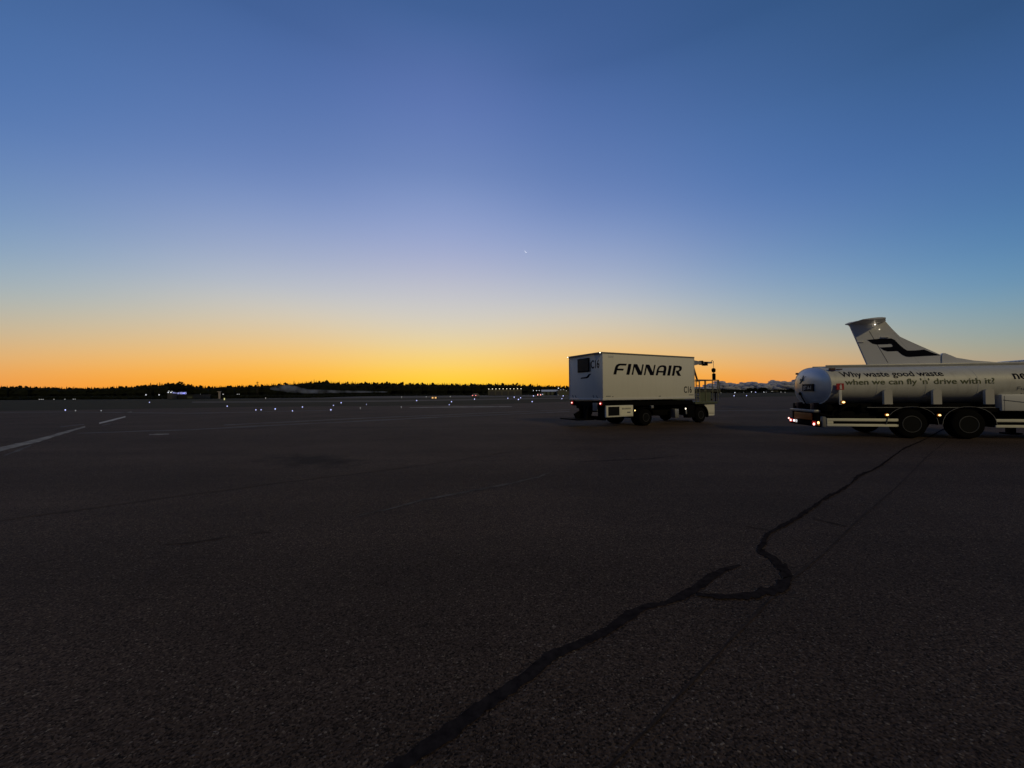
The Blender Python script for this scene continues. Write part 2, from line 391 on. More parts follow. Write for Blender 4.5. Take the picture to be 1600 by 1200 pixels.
ribbon('crack_sealant', [(1089, 927.5, 4), (1127, 932, 7), (1162, 931, 10), (1192, 925, 14), (1219, 918, 17), (1231, 905, 17), (1226, 891, 14), (1214, 878, 10), (1197, 865, 6), (1186, 859, 8),
        (1193, 846, 9), (1199, 834, 5), (1210, 828, 4), (1228, 818, 6), (1243, 810, 4.5), (1257, 801, 6.5), (1268, 793, 4), (1277, 788, 6.5), (1284, 781, 2.5), (1293, 776, 5.5), (1306, 770, 3.5), (1318, 763, 4.5), (1329, 756, 2.2), (1338, 746, 5), (1346, 741, 4), (1362, 735, 2), (1378, 726, 2.6), (1396, 712, 1.6), (1412, 701, 2.6), (1430, 693, 1.6), (1446, 686, 2), (1490, 662, 1.4)], A_TAR, 0.008, 0.45)
ribbon('paving_seam', [(930, 1222, 5), (1010, 1140, 5), (1100, 1045, 4.5), (1170, 970, 4), (1235, 905, 4), (1290, 862, 3), (1345, 808, 2.5), (1400, 762, 2), (1450, 712, 1.6), (1500, 672, 1.2)], A_SEAM, 0.004, 0.5)
ribbon('paving_seam', [(1270, 810, 1.6), (1322, 822, 2)], A_SEAM, 0.004, .5)
ribbon('paving_seam', [(1165, 822, 1), (1200, 828, 2)], A_SEAM, 0.004, .5)
ribbon('paving_seam', [(-60, 822, 2), (200, 785, 1.8), (450, 752, 1.6), (700, 721, 1.5), (900, 690, 1.4), (1010, 683, 1.2), (1100, 676, 1)], A_LINE, 0.004, 0.8)
ribbon('paving_seam', [(560, 806, 1.4), (610, 795, 1.6), (660, 781, 2), (720, 770, 2), (800, 755, 2), (842, 745, 2), (862, 737, 1.6)], A_PALE, 0.004, 0.7)
ribbon('paving_seam', [(900, 722, 1), (960, 719, 1.6), (1010, 717, 1.4), (1060, 712, 1)], A_SEAM, 0.004, 0.6)
ribbon('paving_seam', [(260, 850, 1.4), (300, 848, 2), (360, 838, 1.2)], A_SEAM, 0.004, 0.6)
ribbon('tar_spot', [(392, 834, 1), (402, 831, 3.5), (412, 831.5, 3), (424, 832, .6)], A_SEAM, 0.004, 0.4)
ribbon('painted_line', [(-120, 734, 9), (0, 702, 6.5), (60, 687.5, 5), (100, 676, 3.5), (133, 666.5, 2.4)], A_PAINT, 0.004, 0.25)
ribbon('painted_line', [(6, 712, 1.5), (30, 703, 2.5), (48, 696, 1.2)], A_FAINT, 0.004, .5)
ribbon('painted_line', [(155, 661.3, 2), (175, 656.5, 2.2), (196, 651, 1.8)], A_WHITE, 0.004, .12)
ribbon('painted_line', [(160, 664.6, 1.2), (173, 662, 1)], A_FAINT, 0.004, .4)
ribbon('painted_line', [(94, 667, 1.2), (131, 663, 1.2)], A_FAINT, 0.004, .4)
ribbon('painted_line', [(233, 679, 1.6), (264, 678, 1.6)], A_PAINT, 0.004, .25)
ribbon('painted_line', [(192, 645, 1), (206, 643.4, 1)], A_PAINT, 0.004, .4)
ribbon('painted_line', [(640, 636.6, .9), (700, 636.0, 1.1), (760, 635.6, 1.2), (800, 635, .8)], A_PAINT, 0.004, .5)
ribbon('painted_line', [(-50, 645, .8), (100, 643.6, .9), (300, 645.8, .9), (420, 643, .8), (520, 641, .8)], A_FAINT, 0.004, .5)
ribbon('painted_line', [(120, 677, 1), (300, 671, 1.6), (500, 661, 1.4), (700, 651, 1.2), (890, 643, .9)], A_FAINT, 0.004, .6)
ribbon('painted_line', [(350, 664, 1.2), (600, 652, 1.2), (890, 640, .8)], A_FAINT, 0.004, .6)
ribbon('painted_line', [(1110, 642, .6), (1170, 641, .8), (1240, 640.5, .7)], A_FAINT, 0.004, .5)
ribbon('painted_line', [(430, 699, 1), (560, 688, 1.2), (700, 676, 1.1), (880, 666, .9)], A_LINE, 0.004, .8)

# ------------------------------------------------------------------ moon and low clouds
mb = MB(); d = ray(822.5, 392).normalized(); C = Vector((0, 0, H)) + d * 3000; rad = 12.5
e1 = d.cross(Vector((0, 0, 1))).normalized(); e2 = e1.cross(d).normalized()          # right, up
for_dir = (e1 * -0.62 + e2 * -0.78).normalized(); per = d.cross(for_dir).normalized()
outer, inner = [], []
for k in range(17):
    a = -pi * .42 + pi * .84 * k / 16
    outer.append(C + (for_dir * cos(a) + per * sin(a)) * rad)
    inner.append(C + (for_dir * (cos(a) * .72 - .0) + per * sin(a)) * rad)
va = [mb.bm.verts.new(p) for p in outer]; vi = [mb.bm.verts.new(p) for p in inner]; vb = [mb.bm.verts.new(p + d * 6) for p in outer]
for i in range(16):
    mb.bm.faces.new((va[i], va[i + 1], vi[i + 1], vi[i])); mb.bm.faces.new((va[i], vb[i], vb[i + 1], va[i + 1])); mb.bm.faces.new((vi[i], vi[i + 1], vb[i + 1], vb[i]))
o = mb.build('moon', lamp('moonlight', (0.80, 0.84, 1.0), 1.0)); tag(o, 'thin bright crescent moon in the blue dawn sky', 'moon')

mb = MB()
x = 1060.0
while x < 2200:
    prof = max(0, min(1, (x - 1072) / 40))
    top_ = (13.6 + 1.2 * sin(x * .055 + 2.2) + 1.0 * sin(x * .021) + 1.7 * sin(x * .15 + 2) + 1.3 * sin(x * .37)) * prof + 1.5
    for k in range(11):
        Y = 5200 + random.uniform(0, 500); p = at(x + random.uniform(-4, 4), hor(x), Y)
        f1_ = random.random() ** .8
        rr = random.uniform(1.5, 2.6 + 3.0 * (1 - f1_)) / 600 * Y
        mb.ball((p.x, Y, max(4, top_ * f1_ / 600 * Y - rr * .6)), rr, 2, (2.2, 1.2, .75), .04)
    x += 3.0
cm = paint('cloud', (0.74, 0.75, 0.82), 1.0, var=.1, scale=.01, spec=0)
n = cm.node_tree.nodes; l = cm.node_tree.links; o_ = n['Material Output']; col_ = n['Principled BSDF'].inputs['Base Color'].links[0].from_socket
df = n.new('ShaderNodeBsdfDiffuse'); tr = n.new('ShaderNodeBsdfTranslucent'); ms = n.new('ShaderNodeMixShader'); ms.inputs[0].default_value = .62
l.new(col_, df.inputs[0]); l.new(col_, tr.inputs[0]); l.new(df.outputs[0], ms.inputs[1]); l.new(tr.outputs[0], ms.inputs[2]); l.new(ms.outputs[0], o_.inputs[0])
struct(mb.build('cloud_bank', cm, None, 180), 'stuff')

# ------------------------------------------------------------------ wheels
def wheel(parent, x, y, z, r, w, side=-1, n=30, lug=10, tyre_in=0.62):
    """side -1: outer face towards -y"""
    s = side
    pr = [(-w * .5, r * tyre_in), (-w * .5, r * .88), (-w * .42, r * .97), (-w * .3, r), (w * .3, r), (w * .42, r * .97), (w * .5, r * .88), (w * .5, r * tyre_in)]
    t = MB().lathe(pr, (x, y, z), 'y', n).build('tyre', M['rubber'], None, 40)
    wh = t; wh.name = 'wheel'; wh.parent = parent
    o = s * w * .5
    rim = MB()
    rim.lathe([(o * 1.02, r * tyre_in), (o * 1.06, r * tyre_in * .97), (o * .9, r * tyre_in * .86), (o * .35, r * tyre_in * .78), (o * .3, r * .24), (o * .85, r * .2), (o * .9, r * .1)], (x, y, z), 'y', n)
    for k in range(lug):
        a = 2 * pi * k / lug
        rim.ball((x + cos(a) * r * .36, y + o * .36, z + sin(a) * r * .36), r * .035, 1)
    rim.build('rim', M['rim'], wh, 40)
    rg = MB(); rg.lathe([(o * 1.02, r * tyre_in * 1.01), (o * 1.08, r * tyre_in * 1.0), (o * 1.09, r * tyre_in * .93), (o * 1.03, r * tyre_in * .91)], (x, y, z), 'y', n, False); rg.build('rim_edge', M['rimedge'], wh, 40)
    return wh

# ------------------------------------------------------------------ catering truck
TR = atan2(2.9, 5.7)
truck = thing('catering_truck', 'white box catering truck with dark lettering and an open railed platform in front', 'truck', (4.28, 18.1, 0), TR); truck.scale = (1.03, 1.05, 1)
BZ0, BZ1, BL, BW = 1.33, 3.60, 6.2, 2.55
b = MB(); b.box(0, BL, 0, BW, BZ0 + .05, BZ1, .03)
body = b.build('cargo_box', M['white'], truck, 30)
e = MB()
e.box(-.012, BL + .012, -.012, .05, BZ0, BZ0 + .10, .006); e.box(-.012, .05, .055, BW - .055, BZ0, BZ0 + .10, .006); e.box(-.012, BL + .012, BW - .05, BW + .012, BZ0, BZ0 + .10, .006)
e.box(-.02, .03, -.02, .03, BZ0 + .105, BZ1 - .06, .008); e.box(-.02, .03, BW - .03, BW + .02, BZ0 + .105, BZ1 - .06, .008); e.box(BL - .03, BL + .015, -.015, .03, BZ0 + .105, BZ1 - .06, .008)
e.build('corner_trim', M['trim'], body, 30)
e = MB(); e.box(-.10, BL + .02, -.022, .04, BZ1 - .055, BZ1 + .012, .008); e.box(-.10, .02, .045, BW - .045, BZ1 - .05, BZ1 + .015, .008); e.box(-.10, BL + .02, BW - .04, BW + .05, BZ1 - .055, BZ1 + .012, .008)
e.build('roof_edge', M['edge'], body, 30)
# rear window with roller and rubber surround
w = MB(); w.box(-.045, -.002, .90, 1.82, 2.72, 3.42, .03); wf = w.build('rear_window', M['dark'], body, 30)
w = MB(); w.box(-.055, -.047, .96, 1.76, 2.78, 3.36, .004); w.build('pane', M['glass'], wf)
w = MB(); w.box(-.035, -.002, .84, .88, 2.74, 3.2, .003); w.build('handle', M['edge'], wf)
# panel joints, latch, vents, reflectors
v = MB(); v.box(.33, .66, -.006, .002, 3.36, 3.46, .002); v.build('vent', M['trim'], body)
for y0, y1, z0 in ((.32, .5, 1.42), (.6, .72, 1.44), (1.95, 2.1, 1.42), (2.2, 2.32, 1.44)):
    rf = MB(); rf.prism([(y0, z0), (y0 + .07, z0), (y1, z0 + .13), (y1 - .07, z0 + .13)], lambda p, q, d: (d, p, q), -.006, .001)
    rf.build('reflector', M['edge'], body)
for x0, x1, z0 in ((.18, .46, 1.50), (.55, .62, 1.48), (3.55, 3.7, 1.47), (5.75, 6.12, 1.52)):
    sm = MB(); sm.box(x0, x1, -.005, .001, z0, z0 + .035); sm.build('data_plate', M['edge'], body)
# lettering
def glyphs():
    Fg = [[(0, 0), (.32, 0), (.32, .37), (1.0, .37), (1.07, .54), (.33, .54), (.36, .68), (.45, .79), (.6, .83), (1.22, .83), (1.3, 1.0), (.55, 1.0), (.28, .96), (.1, .83), (.02, .64)]]
    Ig = [[(0, 0), (.36, 0), (.36, 1), (0, 1)]]
    Ng = [[(0, 0), (.18, 0), (.18, .72), (.80, 0), (1.22, 0), (1.22, 1), (1.04, 1), (1.04, .30), (.42, 1), (0, 1)]]
    Ag = [[(0, 0), (.27, 0), (.27, .55), (.36, .74), (.55, .83), (.74, .83), (.87, .76), (.9, .6), (.9, 0), (1.24, 0), (1.24, .66), (1.17, .86), (.98, .97), (.7, 1.0), (.42, .97), (.17, .85), (.02, .58)],
          [(.27, .28), (.9, .28), (.9, .44), (.27, .44)]]
    Rg = [[(0, 0), (.32, 0), (.32, 1), (0, 1)],
          [(.32, 1), (.82, 1), (1.06, .95), (1.18, .82), (1.18, .62), (1.06, .48), (.86, .41), (1.24, 0), (.82, 0), (.46, .38), (.46, .5), (.72, .52), (.84, .6), (.86, .72), (.76, .83), (.32, .83)]]
    return [(Fg, 1.47), (Ig, .62), (Ng, 1.48), (Ng, 1.48), (Ag, 1.5), (Ig, .62), (Rg, 1.3)]
lt = MB(); cx = 0; hgt = .535; ws = .54
for polys, adv in glyphs():
    for pl in polys:
        lt.prism([((cx + px_ + .27 * pz) * ws + .634, 2.56 + pz * hgt) for px_, pz in pl], lambda p, q, d: (p, d, q), -.006, -.001)
    cx += adv
lt.build('lettering', M['ink'], body)
text_on('C16', .48, lambda x, y: (5.38 + x, -.006, 1.66 + y), 'lettering', M['ink'], body, width=.60, bold=.008)
text_on('C16', .56, lambda x, y: (-.006, .82 - x, 2.88 + y), 'lettering', M['ink'], body, width=.60, bold=.010)
sw = MB(); sw.prism([(1.76, 2.23), (1.25, 2.235), (1.13, 2.27), (1.05, 2.36), (.90, 2.46), (1.12, 2.44), (1.2, 2.37), (1.28, 2.315), (1.68, 2.29)], lambda p, q, d: (d, p - .12, q + .17), -.006, -.001)
sw.build('emblem', M['ink'], body)
# roof-corner markers and tail lamps
for y in (.03, BW - .03):
    q = MB(); q.box(-.13, -.103, y - .022, y + .022, BZ1 - .04, BZ1 - .004, .004); q.build('marker_lamp', M['warm'], truck)
for y in (.12, BW - .26):
    q = MB(); q.box(-.02, .10, y - .11, y + .13, 1.07, 1.28, .02); tl = q.build('tail_lamp', M['dark'], truck, 30)
    q = MB(); q.lathe([(0, .09), (-.02, .09), (-.03, .05)], (-.02, y, 1.17), 'x', 16); q.build('lens', M['redglass'], tl, 40)
    q = MB(); q.ball((-.05, y, 1.17), .034, 2); q.build('bulb', M['redhot'], tl, 180)
# chassis
c = MB()
c.box(.1, 7.1, .75, .95, .74, 1.0, .01); c.box(.1, 7.1, 1.6, 1.8, .74, 1.0, .01)
c.box(.05, BL, .12, BW - .12, 1.02, 1.25, .01)
for xx in (.2, 1.6, 3.4, 4.9): c.box(xx, xx + .15, .3, BW - .3, .88, 1.02, .01)
c.box(2.05, 3.5, .55, 2.0, .55, .74, .02); c.box(3.3, 5.0, .5, 1.0, .45, .85, .03); c.box(3.4, 5.9, 1.3, 2.3, .42, .95, .03)
for xx in (1.2, 4.0): c.tube([(xx, .6, .95), (xx + 1.6, 1.8, 1.0)], .05, 8)
c.tube([(2.72, .4, .43), (2.72, 2.15, .43)], .09, 10); c.tube([(6.75, .4, .43), (6.75, 2.15, .43)], .08, 10)
c.build('chassis', M['black'], truck, 30)
# tail lift / rear step
s = MB()
s.box(-.75, .35, .9, 2.35, .34, .40, .01); s.box(-.1, .0, 1.15, 1.3, .40, 1.03, .01); s.box(.3, .5, .35, 2.2, .34, .52, .01)
s.prism([(-.35, .40), (.05, .40), (.15, .82), (.45, 1.03), (-.15, 1.03), (-.1, .8), (-.45, .62)], lambda p, q, d: (p, d, q), 1.5, 1.62)
s.prism([(-.25, .40), (.05, .40), (.25, 1.03), (-.05, 1.03)], lambda p, q, d: (p, d, q), .95, 1.08)
s.tube([(.35, .3, .46), (.35, 2.2, .46)], .06, 8)
s.build('rear_step', M['black'], truck, 30)
s = MB(); s.box(-.06, -.02, .34, .66, .82, 1.2, .01)
s.build('rear_plate', M['edge'], truck, 30)
# cooling unit under the floor: white frame, dark grille, cover
ux, uz = -.10, .11
def ubox(x0, x1, y0, y1, z0, z1, b_=0): return MB().box(x0 * .96 + ux, x1 * .96 + ux, y0, y1, z0 * .97 + uz, z1 * .97 + uz, b_)
ubox(.31, 1.97, .085, .6, .44, .97, .01).build('unit_housing', M['black'], truck, 30)
un = ubox(.28, 2.0, -.02, .08, .42, .99, .015).build('cooling_unit', M['white'], truck, 30)
gl = ubox(.40, 1.10, -.026, -.018, .49, .93, .002).build('grille', M['dark'], un)
cv = ubox(1.16, 1.95, -.030, -.018, .47, .95, .004).build('cover', M['cream'], un)
u = MB()
for x0, x1, z0, z1 in [(1.26 + k * .085, 1.31 + k * .085, .78, .86) for k in range(4)] + [(1.60 + k * .08, 1.65 + k * .08, .78, .86) for k in range(3)] + [(1.58, 1.8, .60, .66)]:
    u.box(x0 * .96 + ux, x1 * .96 + ux, -.034, -.031, z0 * .97 + uz, z1 * .97 + uz)
u.build('lettering', M['edge'], cv)
# side lamps and small boxes under the floor
for xx, zz, mt, r in ((1.92, .80, 'amber', .028), (5.46, .80, 'warm', .034)):
    q = MB(); q.ball((xx, -.03, zz), r, 2, (1, .6, 1.25)); q.build('side_lamp', M[mt], truck, 180)
q = MB(); q.box(3.05, 3.2, .0, .12, .88, 1.02, .01); q.build('valve_box', M['steel'], truck, 30)
q = MB(); q.box(4.78, 5.05, .05, .35, .33, .80, .02); q.build('tank_box', M['steel'], truck, 30)
q = MB(); q.box(5.52, 5.60, .0, .06, .50, .72, .01); q.build('step_bracket', M['steel'], truck, 30)
# wheels with guards
for xx, yy, sd_ in ((2.72, .20, -1), (2.72, 2.35, 1), (6.75, .20, -1), (6.75, 2.35, 1)):
    wheel(truck, xx, yy, .43, .43, .30, sd_, tyre_in=.5)
for yy in (.52, 2.03): wheel(truck, 2.72, yy, .43, .43, .26, -1, tyre_in=.5)
def arch(cx, cz, r0_, r1_, a0, a1, n=12):
    pts = [(cx + r1_ * cos(a0 + (a1 - a0) * k / n), cz + r1_ * sin(a0 + (a1 - a0) * k / n)) for k in range(n + 1)]
    return pts + [(cx + r0_ * cos(a1 + (a0 - a1) * k / n), cz + r0_ * sin(a1 + (a0 - a1) * k / n)) for k in range(n + 1)]
for y0, y1 in ((.0, .40), (2.15, 2.55)):
    g = MB(); g.prism(arch(6.75, .43, .50, .56, R(-15), R(165)), lambda p, q, d: (p, d, q), y0, y1); g.build('mudguard', M['black'], truck, 30)
    g = MB(); g.prism(arch(2.72, .43, .50, .53, R(15), R(165)), lambda p, q, d: (p, d, q), y0, y1); g.build('mudguard', M['black'], truck, 30)
s = MB(); s.box(5.68, 6.22, .02, .3, .30, 1.0, .02); s.build('side_skirt', M['black'], truck, 30)
# low cab under the platform
cb = MB(); cb.prism([(7.04, 1.03), (7.86, 1.05), (7.89, .95), (7.89, .40), (7.85, .36), (7.28, .36), (7.28, .46), (7.25, .62), (7.16, .82)], lambda p, q, d: (p, d, q), .06, 2.49)
cab = cb.build('cab_front', M['white'], truck, 30)
cb = MB(); cb.box(7.29, 7.88, .045, .058, .47, .485); cb.box(7.29, 7.88, .045, .058, .545, .557); cb.build('panel_line', M['edge'], cab)
for y in (.35, 2.2):
    cb = MB(); cb.lathe([(0, .10), (.02, .10), (.03, .06)], (7.895, y, .68), 'x', 16); cb.build('headlight', M['steel'], cab, 40)
cb = MB(); cb.box(6.25, 7.05, .35, 2.5, .52, 1.05, .04); cb.build('engine_cover', M['black'], truck, 30)
cb = MB(); cb.prism([(6.3, 1.16), (7.3, 1.16), (7.15, 1.55), (6.75, 2.05), (6.3, 2.1)], lambda p, q, d: (p, d, q), 1.45, 2.45)
cc = cb.build('driver_cab', M['mesh'], truck, 30)
cb = MB(); cb.prism([(6.45, 1.6), (7.0, 1.6), (6.72, 1.95), (6.45, 1.98)], lambda p, q, d: (p, d, q), 1.438, 1.448); cb.build('window', M['glass'], cc)
# platform with railing
p = MB(); p.box(6.22, 8.05, -.02, 2.57, 1.03, 1.15, .01); pf = p.build('platform', M['mesh'], truck, 30)
p = MB()
for y in (.03, 2.52):
    p.tube([(6.32, y, 2.36), (8.2, y, 2.36)], .026, 8); p.tube([(6.32, y, 1.74), (8.2, y, 1.74)], .018, 8)
    for xx in (6.65, 7.15, 7.7, 8.15): p.tube([(xx, y, 1.15), (xx, y, 2.36)], .024, 8)
p.tube([(8.2, .03, 2.36), (8.2, 2.52, 2.36)], .026, 8); p.tube([(8.2, 0.03, 1.74), (8.2, 2.52, 1.74)], .018, 8)
for y in (.85, 1.7): p.tube([(8.2, y, 1.15), (8.2, y, 2.36)], .022, 8)
p.tube([(8.34, .10, 2.36), (8.44, .10, 1.62)], .03, 8); p.tube([(8.18, .10, 2.36), (8.34, .10, 2.36)], .026, 8)
p.build('railing', M['rail'], pf, 40)
p = MB(); p.box(6.66, 7.14, .05, .062, 1.16, 1.68); p.build('kick_panel', M['mesh'], pf); p = MB(); p.box(7.16, 7.59, .05, .062, 1.16, 1.68); p.build('kick_panel', M['mesh'], pf)
p = MB()
p.tube([(6.30, -.03, 1.15), (6.30, -.03, 2.36)], .025, 8); p.tube([(6.55, -.03, 1.15), (6.55, -.03, 2.36)], .025, 8)
for k in range(6): p.tube([(6.30, -.03, 1.25 + k * .2), (6.55, -.03, 1.25 + k * .2)], .018, 6)
p.build('ladder', M['rail'], pf, 40)
p = MB(); p.box(7.98, 8.2, .35, .55, 1.2, 1.3, .02); p.tube([(8.05, .1, 1.15), (8.05, .1, 1.7)], .022, 8); p.build('bumper_arm', M['black'], pf, 30)
p = MB(); p.tube([(6.22, .12, 3.28), (6.40, .12, 2.80), (6.62, .12, 2.30)], [.05, .05, .045], 8); p.build('door_strut', M['rust'], truck, 40)
# davit hoist on the box front
h = MB()
h.prism([(6.2, 3.12), (6.2, 3.47), (6.95, 3.40), (7.9, 3.41), (7.9, 3.32), (7.5, 3.30), (6.95, 3.26)], lambda p_, q, d: (p_, d, q), .15, .30)
hz = h.build('hoist_boom', M['steel'], truck, 30)
h = MB(); h.box(7.0, 7.14, .12, .33, 3.22, 3.45, .02); h.build('clamp', M['black'], hz, 30); h = MB(); h.box(7.24, 7.5, .12, .33, 3.18, 3.40, .02); h.build('clamp', M['black'], hz, 30)
h = MB(); h.tube([(7.9, .22, 3.42), (7.98, .22, 3.5), (8.09, .22, 3.45), (8.1, .22, 3.36)], .014, 6); h.build('hook_ring', M['black'], hz, 30)
h = MB(); h.tube([(8.1, .22, 3.36), (8.1, .22, 2.98)], .012, 6); h.build('cable', M['steel'], hz)
h = MB(); h.lathe([(-.13, .04), (-.09, .09), (.03, .11), (.1, .09), (.13, .04)], (8.1, .22, 2.93), 'z', 14)
h.lathe([(-.24, .05), (-.22, .085), (.10, .09), (.14, .05)], (8.12, .22, 2.62), 'z', 14); h.tube([(8.1, .22, 2.82), (8.12, .22, 2.7)], .015, 6)
h.build('hook_block', M['black'], hz, 40)

# ------------------------------------------------------------------ fuel tanker
TA = R(-10)
tank = thing('fuel_tanker', 'white fuel tanker trailer with black and green slogan and glowing tail lamps', 'tanker',
             (14.16 - cos(TA) * 2.9, 13.64 - sin(TA) * 2.9, 0), TA)
# local frame: x forward from the rear of the barrel, y = 0 near side, wheels at 2.9 and 4.6
TW, TC, TH = 1.22, 1.90, .73             # half width, centre height, half height
CY = 1.25
def ell(x, a, kw=1.0, kh=1.0, n_=2.35):
    c_, s_ = cos(a), sin(a)
    return Vector((x, CY + TW * kw * math.copysign(abs(c_) ** (2 / n_), c_), TC + TH * kh * math.copysign(abs(s_) ** (2 / n_), s_)))
NS = 180
def ring(x, k): return [ell(x, 2 * pi * i / NS, k, k) for i in range(NS)]
RX = .42
t = MB(); t.loft([ring(RX + .14, 1.0), ring(.8, 1.0), ring(2, 1.0), ring(4, 1.0), ring(6, 1.0), ring(8.5, 1.0), ring(8.75, .9), ring(8.85, .6), ring(8.88, .2)])
barrel = t.build('tank_barrel', M['tankskin'], tank, 40)
for xx in (1.9, 3.4, 4.95, 6.9):
    t = MB(); t.loft([ring(xx - .025, 1.0005), ring(xx - .02, 1.004), ring(xx + .02, 1.004), ring(xx + .025, 1.0005)], False); t.build('weld_band', M['tankskin'], barrel, 40)
t = MB(); t.loft([ring(RX, .985), ring(RX - .012, .94), ring(RX - .07, .84), ring(RX - .14, .66), ring(RX - .19, .42), ring(RX - .21, .15)], True)
cap = t.build('tank_end', M['capskin'], tank, 40)
t = MB(); t.loft([ring(RX + .135, 1.012), ring(RX, 1.012), ring(RX, .985), ring(RX + .135, .985)], False); t.build('collar', M['tankskin'], cap, 40)
t = MB(); t.prism([(CY - .52, 1.70), (CY + .18, 1.70), (CY + .18, 1.98), (CY - .52, 1.98)], lambda p_, q, d: (d, p_, q), RX - .24, RX - .19); pl = t.build('number_plate', M['ink'], cap)
text_on('JET A-1', .2, lambda x, y: (RX - .243, CY + .12 - x, 1.77 + y), 'lettering', M['trim'], pl, width=.52)
t = MB(); t.tube([(RX - .2, CY + .42, 1.60), (RX - .2, CY + .30, 1.45), (RX - .17, CY + .1, 1.2), (RX - .12, CY - .12, .98)], .022, 8); t.lathe([(-.03, .06), (.03, .06)], (RX - .2, CY + .42, 1.6), 'x', 12); t.build('drain_hose', M['black'], cap, 40)
t = MB(); t.tube([(RX - .2, CY + .15, 2.32), (RX - .2, CY + .28, 2.12), (RX - .2, CY + .42, 2.02)], .02, 8); t.box(RX - .24, RX - .19, CY + .2, CY + .34, 2.1, 2.2, .01); t.build('latch', M['rail'], cap, 30)
# catwalk rail and cover along the top
t = MB(); t.box(.7, 8.4, CY - .45, CY - .40, TC + TH - .03, TC + TH + .07, .01); t.box(.7, 8.4, CY + .40, CY + .45, TC + TH - .03, TC + TH + .07, .01); t.box(.75, 8.35, CY - .395, CY + .395, TC + TH - .02, TC + TH + .03, .008)
t.build('top_walkway', M['steel'], tank, 30)
for bx in ((.52, .72, CY - .98, CY - .90, TC + .56, TC + .66), (.75, .95, CY - .97, CY - .92, TC + .585, TC + .63), (.40, .52, CY + 1.0, CY + 1.1, TC + .5, TC + .58)):
    t = MB(); t.box(*bx, .012); t.build('roof_marker', M['rust'], tank, 30)
# slogan wrapped round the barrel
def on_barrel(zc, y, off=.009):
    z = zc + y; q = max(-1, min(1, (z - TC) / TH)); cc = (1 - abs(q) ** 2.35) ** (1 / 2.35)
    return CY - TW * cc - off
def wrap(x0, z0): return lambda x, y: (x0 + x, on_barrel(z0, y), z0 + y)
text_on('Why waste good waste', .28, wrap(.80, 2.215), 'lettering', M['fadedink'], barrel, width=3.20, bold=.003)
text_on("when we can fly 'n' drive with it?", .28, wrap(.87, 1.93), 'lettering', M['green'], barrel, width=4.55, bold=.003)
text_on('neste', .40, wrap(5.99, 2.08), 'lettering', M['fadedink'], barrel, width=.84, bold=.006)
text_on('Fuels', .17, wrap(6.05, 1.70), 'lettering', M['edge'], barrel, width=.5)
text_on('1203', .14, wrap(6.22, 1.50), 'lettering', M['edge'], barrel, width=.36)
# red extinguisher sign on a white strip
t = MB(); t.box(.53, .77, -.075, -.055, 1.745, 1.975, .004); sg = t.build('extinguisher_sign', M['red'], tank)
t = MB(); t.prism([(.63, 1.77), (.70, 1.77), (.70, 1.89), (.68, 1.92), (.65, 1.92), (.63, 1.89)], lambda p_, q, d: (p_, d, q), -.081, -.076); t.box(.65, .685, -.081, -.076, 1.922, 1.945); t.build('symbol', M['trim'], sg)
t = MB(); t.box(.61, .70, -.07, -.045, 1.20, 1.74, .008); t.build('sign_post', M['trim'], tank, 30)
# white covers on the flank
for xx in (2.03, 3.52, 5.05):
    t = MB(); t.prism([(xx, 1.21), (xx + .27, 1.21), (xx + .27, 1.67), (xx + .25, 1.71), (xx + .21, 1.735), (xx + .06, 1.735), (xx + .02, 1.71), (xx, 1.67)], lambda p_, q, d: (p_, d, q), -.06, .03)
    bmesh.ops.bevel(t.bm, geom=[e_ for e_ in t.bm.edges], offset=.008, segments=2, affect='EDGES')
    t.build('flank_cover', M['trim2'], tank, 30)
# frame, subframe
t = MB()
t.box(.15, 8.6, .45, .65, .82, 1.10, .01); t.box(.15, 8.6, 1.85, 2.05, .82, 1.10, .01)
for xx in (.3, 1.4, 2.2, 3.7, 5.2, 6.6): t.box(xx, xx + .16, .1, 2.4, .95, 1.2, .015)
t.box(.9, 8.4, .2, 2.3, 1.1, 1.24, .01)
t.box(1.9, 5.6, .06, .5, .93, 1.08, .02)
t.box(.5, 2.0, .25, 2.2, .45, .95, .05); t.tube([(2.9, .3, .51), (2.9, 2.2, .51)], .09, 10); t.tube([(4.6, .3, .51), (4.6, 2.2, .51)], .09, 10)
t.box(3.2, 4.3, .35, 2.1, .5, .95, .04); t.box(5.5, 8.2, .3, 2.2, .4, .95, .05)
t.build('frame', M['black'], tank, 30)
t = MB(); t.box(1.55, 5.4, .02, .06, 1.085, 1.11, .004); t.build('frame_rail', M['edge'], tank)
for xx in (2.9, 4.6):
    for yy, sd_ in ((.19, -1), (2.31, 1)):
        wheel(tank, xx, yy, .51, .51, .38, sd_, 36, tyre_in=.58)
    for y0, y1 in ((-.03, .46), (2.04, 2.53)):
        pts = []
        for k in range(15):
            a = pi * .02 + pi * .96 * k / 14; pts.append((xx + .80 * cos(a), .42 + .72 * sin(a) ** .8))
        pts += [(xx + (p_ - xx) * .965, .42 + (q - .42) * .965) for p_, q in reversed(pts)]
        g = MB(); g.prism(pts, lambda p_, q, d: (p_, d, q), y0 + .012, y1); mg = g.build('mudguard', M['black'], tank, 30)
        if y0 < 0:
            g = MB(); g.prism([(xx + (p_ - xx) * k_, .42 + (q - .42) * k_) for k_, seq in ((1.0, pts[:15]), (.985, list(reversed(pts[:15])))) for p_, q in seq], lambda p_, q, d: (p_, d, q), y0, y0 + .01)
            g.build('edge_strip', M['edge'], mg)
